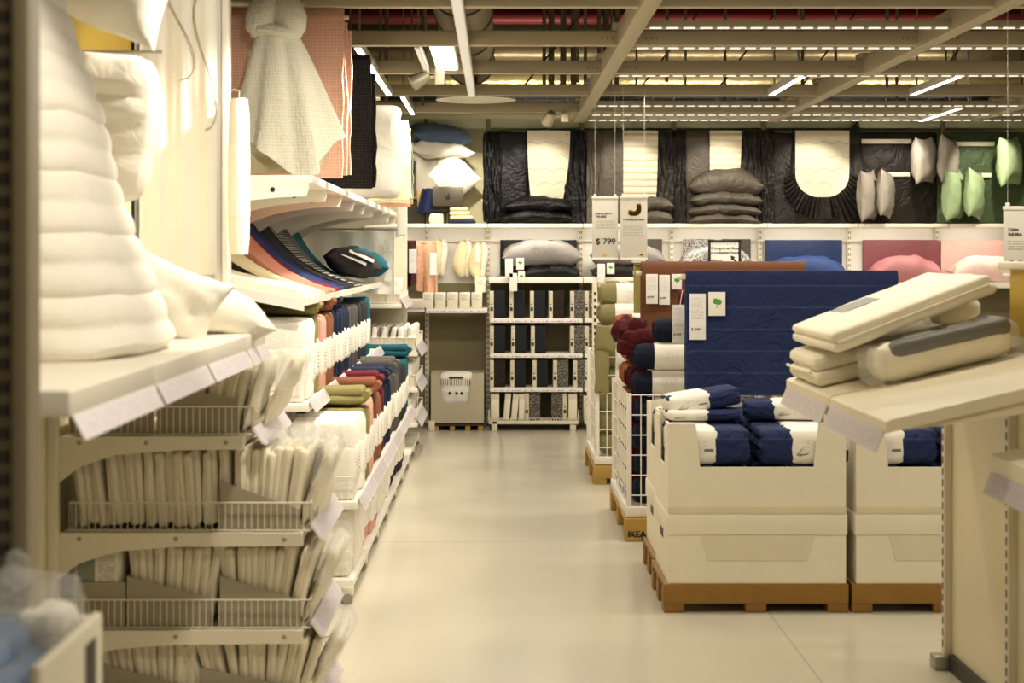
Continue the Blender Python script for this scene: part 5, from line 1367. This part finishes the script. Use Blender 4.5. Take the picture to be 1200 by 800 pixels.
# ================================================================== BEDSPREAD AND BLANKETS ON STANDS
def draped_stand(x0, x1, y, ztop, zbot, mt, label, back=None, amp=.008, seed=0, lab2=None, gap=.05, edge=.02):
    t = thing('hanging_blanket', label, 'blanket', ((x0 + x1) / 2, y, zbot), 'blankets hanging on display stands')
    zb2 = zbot + .03 if back is None else back
    m = MB()
    def fn(u, v):
        # v: front bottom -> over the bar -> back bottom
        L1 = ztop - zbot; L2 = ztop - zb2; s = v * (L1 + L2 + gap * 1.57)
        if s < L1: yy, zz = y - gap / 2, zbot + s
        elif s < L1 + gap * 1.57: a = (s - L1) / (gap / 2); yy, zz = y - gap / 2 * math.cos(a), ztop + gap / 2 * math.sin(a)
        else: yy, zz = y + gap / 2, ztop - (s - L1 - gap * 1.57)
        k = max(0, ztop - zz) / (ztop - zbot)
        yy += (-1 if yy < y else 1) * (amp * k * math.sin(u * 17 + seed) * .6 + .014 * k * nz((u * 5, zz * 5, 0), 1, seed))
        return (x0 + (x1 - x0) * u + .012 * k * nz((zz * 4, 0, 0), 1, seed), yy, zz)
    m.slab(fn, 30, 44, edge)
    obj('cloth', m, mt, t); return t
SX0, SX1 = X(804, 8.72), X(1052, 8.72)
hb = draped_stand(SX0, SX1, 8.745, Z(319, 8.72) - .025, Z(463, 8.72), NAVB, 'navy bedspread with faint pale lines hanging behind the cartons', seed=2, edge=.03, amp=.02)
yv = 8.69
tagp(X(808, yv), yv - .004, Z(398, yv), Z(344, yv), X(827, yv) - X(808, yv), hb, False, '$ 499'); tagp(X(830, yv), yv - .004, Z(370, yv), Z(342, yv), X(850, yv) - X(830, yv), hb, True)
st = thing('display_stand', 'pale metal stand carrying the navy bedspread', 'stand', (1.2, 8.745, 0))
obj('bar', MB().bar((SX0 - .04, 8.745, Z(319, 8.72) - .025), (SX1, 8.745, Z(319, 8.72) - .025), .012, 10), CREAM, st)
obj('upright', MB().bar((X(901, 8.72), 8.745, .0), (X(901, 8.72), 8.745, Z(321, 8.72)), .02, 10), solid('grey_upright', 'a39a84', .4, .3), st)
obj('foot', MB().soft(X(901, 8.72) - .25, X(901, 8.72) + .25, 8.69, 8.80, 0, .03, .008), STEEL, st)
BRWN = fab('brown_fleece', '6b432b', wr=.4, sc=18); OLV2 = fab('olive_fleece', '989150', wr=.4)
bx0, bx1 = X(752, 9.95), X(943, 9.95)
bb = draped_stand(bx0, bx1, 9.98, Z(308, 9.95) - .058, Z(402, 9.95), BRWN, 'rust brown fleece blanket hanging behind the navy bedspread', seed=5, gap=.10, edge=.035)
yv = 9.885
for (p0, p1, q0, q1, gr, pr) in ((757, 771, 321, 356, False, '$ 399'), (772.5, 785, 322, 357, False, '$ 499'), (787, 799, 321, 339, True, None)):
    tagp(X(p0, yv), yv, Z(q1, yv), Z(q0, yv), X(p1, yv) - X(p0, yv), bb, gr, pr)
tt = thing('price_tag', 'white price tag of the maroon blanket, between brown and navy textiles', 'price tag', (X(795, 9.0), 9.05, Z(402, 9.05)))
tagp(X(788, 9.05), 9.05, Z(402, 9.05), Z(357, 9.05), X(803.5, 9.05) - X(788, 9.05), tt, False, '$ 399')
obj('tag_cord', MB().bar((X(797, 9.05), 9.052, Z(357, 9.05)), (X(800, 9.05), 9.06, Z(340, 9.05)), .002), WHITE, tt)
mb_ = draped_stand(X(796, 9.1), X(850, 9.1), 9.13, Z(347, 9.1), Z(375, 9.1), cloth_c('maroon'), 'maroon blanket corner peeking out between brown and navy blankets', seed=8)
s2 = thing('display_stand', 'pale metal stand carrying the brown and olive blankets', 'stand', (1.3, 10.1, 0))
obj('bar', MB().bar((bx0 - .03, 9.98, Z(309, 9.95) - .058), (bx1 + .04, 9.98, Z(309, 9.95) - .058), .014, 10), CREAM, s2)
obj('bar', MB().bar((X(742, 10.35), 10.35, Z(308, 10.35) - .06), (bx1 + .04, 10.35, Z(308, 10.35) - .06), .014, 10), CREAM, s2)
obj('upright', MB().bar((1.3, 10.16, 0), (1.3, 10.16, Z(308, 10.35) - .07), .02, 10), CREAM, s2); obj('arm', MB().bar((1.3, 9.98, Z(309, 9.95) - .058), (1.3, 10.35, Z(308, 10.35) - .06), .012, 8), CREAM, s2)
obj('bar_end', MB().soft(X(798, 8.72), X(806, 8.72), 8.73, 8.76, Z(327, 8.72), Z(321, 8.72), .004), CREAM, st)
draped_stand(X(743, 10.35), X(800, 10.35), 10.35, Z(308, 10.35) - .06, Z(395, 10.35), OLV2, 'olive fleece blanket hanging behind the brown one', seed=9, gap=.08, edge=.03)
obj('bar_end', MB().soft(X(741, 10.3), X(756, 10.3), 10.26, 10.34, Z(308, 10.3), Z(304, 10.3), .004), CREAM, s2)

# ================================================================== WIRE CAGES WITH ROLLED THROWS
def cage(x0, x1, y0, y1, zb, zt, label, gx=.065, gz=.135):
    t = thing('wire_cage', label, 'cage', ((x0 + x1) / 2, (y0 + y1) / 2, zb), 'white wire cages on pallets')
    m = MB(); r = .0035
    for y in (y0, y1):
        i = 0
        while x0 + gx * i <= x1 + .001: m.bar((x0 + gx * i, y, zb), (x0 + gx * i, y, zt), r); i += 1
        for j in range(6): zz = zb + .06 + (zt - zb - .06) * j / 5; m.bar((x0, y, zz), (x1, y, zz), r)
    for x in (x0, x1):
        for j in range(6): zz = zb + .06 + (zt - zb - .06) * j / 5; m.bar((x, y0, zz), (x, y1, zz), r)
        i = 0
        while y0 + .16 * i <= y1 + .001: m.bar((x, y0 + .16 * i, zb), (x, y0 + .16 * i, zt), r); i += 1
    obj('grid', m, WHITE, t)
    for x in (x0, x1):
        for y in (y0, y1): obj('corner_post', MB().soft(x - .014, x + .014, y - .014, y + .014, zb, zt + .01, .004), WHITE, t)
    m = MB(); m.soft(x0 - .02, x1 + .02, y0 - .02, y0 + .02, zb - .055, zb, .006); m.soft(x0 - .02, x1 + .02, y1 - .02, y1 + .02, zb - .055, zb, .006); m.soft(x0 - .02, x0 + .02, y0, y1, zb - .055, zb, .006); m.soft(x1 - .02, x1 + .02, y0, y1, zb - .055, zb, .006)
    m.box(x0, x1, y0, y1, zb - .03, zb - .02)
    obj('base_frame', m, WHITE, t)
    m = MB()
    for j in range(5):
        za = zb + .08 + (zt - zb - .06) * j / 5; zc = za + (zt - zb - .06) / 5 - .03
        m.box(x0 - .001, x0 + .003, y0 + .22, y1 - .25, za, zc)
    obj('side_card', m, solid('side_card', 'e2dac4', .7), t)
    return t
def roll_kind(c, seed, L=.34, r=.072):
    """throw rolled up along X inside a broad paper sleeve"""
    def mk():
        t = thing('rolled_throw', 'x', 'throw', (0, 0, 0), 'rolled throws')
        m = MB(); M = T(0, 0, r, 0, 90)
        m.lathe([(.008, -L/2 + .012), (r * .5, -L/2), (r * .86, -L/2 + .012), (r, -L/2 + .05), (r * .97, 0), (r, L/2 - .05), (r * .86, L/2 - .012), (r * .5, L/2), (.008, L/2 - .012)], 22, M, .07, 7, seed)
        obj('rolled_cloth', m, fab(c + '_throw', {'olive': '8a8258', 'terracotta': '9d5a38', 'red': '46080f', 'navy': '10172c'}[c], wr=.5, sc=26), t, local=True)
        m = MB()
        pts = [(.012 + .05 * k / 26 * math.cos(k * .55) * r / .072, .012 * 0 + .05 * k / 26 * math.sin(k * .55) * r / .072) for k in range(27)]
        m.tube([(-L/2 - .002, p[0] - .012, r + p[1]) for p in pts], .0035, 4)
        obj('spiral_edge', m, fab(c + '_throw', '808080'), t, local=True)
        obj('paper_sleeve', MB().lathe([(r * 1.0, -L/2 + .105), (r * 1.045, -L/2 + .107), (r * 1.045, L/2 - .045), (r * 1.0, L/2 - .043)], 24, M, .03, 7, seed), SLEEVE_F, t, local=True)
        return t
    return Kind(mk)
RK = {c: roll_kind(c, i + 1) for i, c in enumerate(('olive', 'terracotta', 'red', 'navy'))}
# navy / maroon cage
CX0, CX1, CY0, CY1 = .715, 1.50, 9.28, 10.46
pallet(.69, 1.50, 9.24, 10.48, 'light wooden pallet marked IKEA under the navy and red throws', WOODL)
text('stencil', 'IKEA', .047, (.703, 9.2365, .024), INK, [o for o in COL.objects if o.name.startswith('pallet') and o.parent is None][-1], bold=.003)
cage(CX0, CX1, CY0, CY1, .185, .79, 'white wire cage of navy and red rolled throws on a pallet')
rnd = random.Random(31)
for cc in range(2):
    for j in range(6):
        RK['navy'].put((CX0 + .195 + .36 * cc + (.012 if j % 2 else 0), 9.365, .188 + .148 * j - .001 * j), f'navy rolled throw, {ordw(j+1)} from bottom in {["left","right"][cc]} front column of wire cage', 'navy rolled throws', (0, 0, R(rnd.uniform(-1, 1))))
RK['navy'].put((1.03, 9.40, .188 + .147 * 6 - .008), 'navy rolled throw in white sleeve on the very top of the wire cage', 'navy rolled throws', (0, 0, R(1)))
for j in range(6):
    RK['red'].put((CX0 + .19, 9.62, .188 + .148 * j), f'red rolled throw, {ordw(j+1)} from bottom in the column behind the navy ones', 'red rolled throws')
    if j < 5: RK['red'].put((CX0 + .19, 9.80, .188 + .148 * j), f'red rolled throw, {ordw(j+1)} from bottom in the rear red column', 'red rolled throws')
# crumpled maroon throw heaped on the top
t = thing('crumpled_throw', 'dark red crumpled throw heaped on the corner of the wire cage', 'throw', (.82, 9.68, .93))
m = MB(); RED_T = fab('crumpled_red', '46080f', wr=.8, sc=18)
m.soft(.69, .90, 9.50, 9.80, 1.02, 1.20 - .06, .055, 6, .03, 16, 3); m.soft(.66, .84, 9.56, 9.78, 1.05, 1.19, .06, 6, .035, 18, 8)
t.location.z = 1.02
obj('cloth', m, RED_T, t); obj('fringe', MB().soft(.67, .78, 9.50, 9.6, 1.0, 1.08, .03, 4, .025, 30, 5), RED_T, t)
for j in range(6):
    RK['terracotta'].put((CX0 + .19 + .0, 10.02, .188 + .148 * j), f'terracotta rolled throw, {ordw(j+1)} from bottom behind the red column', 'terracotta rolled throws')
    RK['terracotta'].put((CX0 + .19, 10.22, .188 + .148 * j), f'terracotta rolled throw, {ordw(j+1)} from bottom in the rear of the cage', 'terracotta rolled throws')
RK['terracotta'].put((.86, 10.1, 1.06), 'terracotta rolled throw in white sleeve on top behind the red heap', 'terracotta rolled throws')
# olive cage
OX0, OX1, OY0, OY1 = X(700, 11.6), X(700, 11.6) + .78, 11.6, 12.66
pallet(OX0 - .03, OX1 + .02, 11.56, 12.68, 'light wooden pallet under the olive throws, furthest from the viewer', WOODL)
cage(OX0, OX1, OY0, OY1, .185, .86, 'white wire cage of olive rolled throws, further back')
for j in range(7):
    RK['olive'].put((OX0 + .19, 11.70, .188 + .148 * j), f'olive rolled throw, {ordw(j+1)} from bottom in the front column', 'olive rolled throws')
    RK['olive'].put((OX0 + .56, 11.70, .188 + .148 * j), f'olive rolled throw, {ordw(j+1)} from bottom in the second front column', 'olive rolled throws')
    RK['olive'].put((OX0 + .19, 11.90, .188 + .148 * j), f'olive rolled throw, {ordw(j+1)} from bottom in the column behind', 'olive rolled throws')
RK['olive'].put((OX0 + .21, 11.78, .188 + .148 * 7 - .03), 'large olive rolled throw on the very top of the olive pile', 'olive rolled throws', None, (1.1, 1.15, 1.15))
t = thing('draped_throw', 'crumpled olive throw spilling over the olive wire cage corner', 'throw', (OX0 + .08, 11.62, .86))
obj('cloth', MB().soft(OX0 - .02, OX0 + .12, 11.54, 11.585, .9, 1.08, .02, 5, .02, 20, 2), fab('olive_throw', '8a8258'), t); obj('hanging_fold', MB().soft(OX0 - .02, OX0 + .08, 11.55, 11.583, .62, .92, .016, 5, .015, 18, 6), MATS['olive_throw'], t)
# gondola shelf behind it with olive boxed sets
gx0, gx1, gy = X(697, 12.9), X(697, 12.9) + .82, 12.9
gt = thing('shelving_unit', 'white gondola shelf with olive boxed sets behind the olive throws', 'shelving', ((gx0 + gx1) / 2, 13.1, 0))
for x in (gx0, gx1):
    o = obj('post', MB().soft(x - .02, x + .02, gy - .02, gy + .02, 0, Z(330, gy), .004), CREAM, gt)
    q = MB()
    for i in range(24): q.box(x - .007, x + .007, gy - .0215, gy - .0195, .1 + .05 * i, .126 + .05 * i)
    obj('slot', q, DARK, o)['kind'] = 'stuff'
for zz in (.12, .45, .80, Z(357, gy)): obj('shelf', MB().soft(gx0, gx1, gy, 13.35, zz - .03, zz, .004), WHITE, gt)
KO = duvetbox_kind(fab('olive_boxed_cloth', '948d55', wr=.3))
for r, zz in enumerate((Z(357, gy), .80, .45)):
    for i in range(4): KO.put((gx0 + .12 + .185 * i, gy + .16, zz + .001), f'olive boxed set in labelled sleeve, {ordw(i+1)} from left on the {["top","middle","lower"][r]} gondola shelf', 'olive boxed sets', None, (1.15, 1, .72))

# ================================================================== RIGHT FOREGROUND SHELF
XR = 1.70
ru = thing('shelving_unit', 'cream shelving end at the right with a tilted board of white duvets', 'shelving', (XR, 5.4, 0))
def bz(x): return 1.085 + (x - 1.08) * .234
BRDM = solid('cream_laminate', 'e6dcc0', .4, var=.02)
for a, b in ((4.74, 5.55), (5.56, 6.38)):
    s = obj('tilted_board', MB().prism([(1.08, bz(1.08) - .035), (XR, bz(XR) - .035), (XR, bz(XR)), (1.092, bz(1.092)), (1.08, bz(1.08) - .004)], 1, a, b), BRDM, ru)
    M = Matrix.Translation((1.075, 0, 1.045)) @ Euler((0, R(22), 0)).to_matrix().to_4x4()
    obj('price_strip', MB().box(-.002, .002, a + .02, b - .02, -.055, .012, M), LILAC, s)
m = MB(); m.prism([(1.09, bz(1.09) - .035), (XR, bz(XR) - .035), (XR, bz(XR) - .09), (1.3, bz(1.3) - .06)], 1, 4.76, 4.775); obj('bracket', m, BRDM, ru)
obj('back_panel', MB().box(XR, XR + .03, 3.8, 6.40, .06, bz(XR) + .05), BRDM, ru)
obj('back_panel', MB().box(XR, XR + .03, 3.8, 5.66, bz(XR) + .05, 1.50), YEL, ru, 'yellow upper panel')
obj('top_cap', MB().soft(XR - .03, XR + .05, 3.8, 5.70, 1.50, 1.525, .005), BRDM, ru)
for y in (4.0, 4.8, 5.6, 6.4):
    p = obj('post', MB().soft(XR - .03, XR + .03, y - .02, y + .02, 0, 1.25, .004), CREAM, ru)
    q = MB()
    for i in range(26): q.box(XR - .0315, XR - .029, y - .006, y + .006, .08 + .043 * i, .105 + .043 * i)
    obj('slot', q, DARK, p)['kind'] = 'stuff'
obj('base_foot', MB().soft(XR - .07, XR + .05, 6.36, 6.44, 0, .05, .006), STEEL, ru)
obj('plinth', MB().box(XR - .02, XR + .03, 3.8, 6.36, 0, .06), DARK, ru, 'dark plinth')
# lower small shelf
def lz(x): return .985 + (x - 1.385) * .2
s = obj('small_shelf', MB().prism([(1.385, lz(1.385) - .055), (XR, lz(XR) - .035), (XR, lz(XR)), (1.385, lz(1.385))], 1, 4.02, 4.8), BRDM, ru)
M = Matrix.Translation((1.38, 0, .93)) @ Euler((0, R(20), 0)).to_matrix().to_4x4()
obj('price_strip', MB().box(-.002, .002, 4.04, 4.78, -.055, .008, M), LILAC, s)
# duvets on the board
DUV = fab('duvet_cream_white', 'f0e8d2', wr=.3, sc=14); GREYB = solid('grey_band_print', '6d6c67', .5, var=.1)
sl = math.degrees(math.atan(.234))
def tilt(x, y, z, a=sl, rz=0): return Matrix.Translation((x, y, z)) @ Euler((0, R(-a), R(rz))).to_matrix().to_4x4()
t = thing('folded_duvet', 'white folded duvet underneath, its rounded fold pointing to the aisle', 'duvet', (1.36, 6.0, 1.1), 'white duvets on the right board')
M = tilt(1.09, 0, bz(1.09) + .004)
m = MB(); m.soft(.0, .60, 5.82, 6.36, 0, .055, .027, 5, .008, 9, 1, M); m.soft(.01, .60, 5.83, 6.35, .05, .105, .027, 5, .008, 9, 2, M)
obj('cloth', m, DUV, t)
obj('fold_seam', MB().tube([tuple(M @ Vector((-.004, 5.86 + .46 * i / 8, .053))) for i in range(9)], .006, 6), DUV, t)
t = thing('packed_duvet', 'rolled cream mattress pad with grey printed label band and shiny bag', 'mattress pad', (1.45, 5.6, 1.12), 'white duvets on the right board')
M = tilt(1.23, 5.52, bz(1.23) + .006, sl, 0)
m = MB(); m.soft(0, .46, -.06, .14, 0, .125, .058, 5, .008, 9, 3, M); obj('roll', m, DUV, t)
lb = obj('label_band', MB().soft(.05, .455, -.0635, .105, .066, .1285, .055, 3, M=M), GREYB, t)
q = MB(); q.box(.12, .215, .0, .065, .1285, .1295, M); obj('band_window', q, PAPER, lb)
q = MB()
for i, (xa, xb) in enumerate(((.26, .34), (.27, .38), (.26, .36))): q.box(xa, xb, .0 + .03 * i, .012 + .03 * i, .1285, .1295, M)
obj('band_print', q, PAPER, lb)
m = MB(); m.soft(-.035, .05, -.055, .13, .0, .12, .04, 5, .02, 26, 5, M); obj('bag_end', m, FILM, t)
obj('bag_end', MB().soft(.44, .475, -.05, .13, .02, .11, .016, 4, .014, 30, 6, M), FILM, t)
t = thing('folded_duvet', 'white folded duvet on top, tilted up steeply towards the right', 'duvet', (1.4, 5.95, 1.2), 'white duvets on the right board')
M = tilt(1.10, 0, 1.222, math.degrees(math.atan(.385)))
m = MB(); m.soft(0, .57, 5.55, 6.34, 0, .036, .018, 6, .006, 8, 7, M); m.soft(.008, .565, 5.56, 6.33, .033, .066, .018, 6, .006, 8, 8, M)
obj('cloth', m, DUV, t)
obj('edge_piping', MB().tube([tuple(M @ Vector((.02 + .53 * i / 10, 5.55, .034))) for i in range(11)], .005, 6), DUV, t)
q = MB(); q.box(.16, .30, 6.05, 6.28, .066, .0675, M); obj('grey_label', q, GREYB, t)
t = thing('rolled_protector', 'short rolled cream pad wedged under the raised duvet at the right', 'mattress pad', (1.56, 5.9, 1.3), 'white duvets on the right board')
M = tilt(1.50, 5.86, bz(1.50) + .115, sl); m = MB(); m.soft(0, .17, -.05, .1, 0, .085, .04, 4, .008, 12, 2, M); obj('roll', m, DUV, t)
obj('bag_end', MB().soft(-.02, .02, -.045, .09, .01, .08, .018, 4, .01, 30, 3, M), FILM, t)
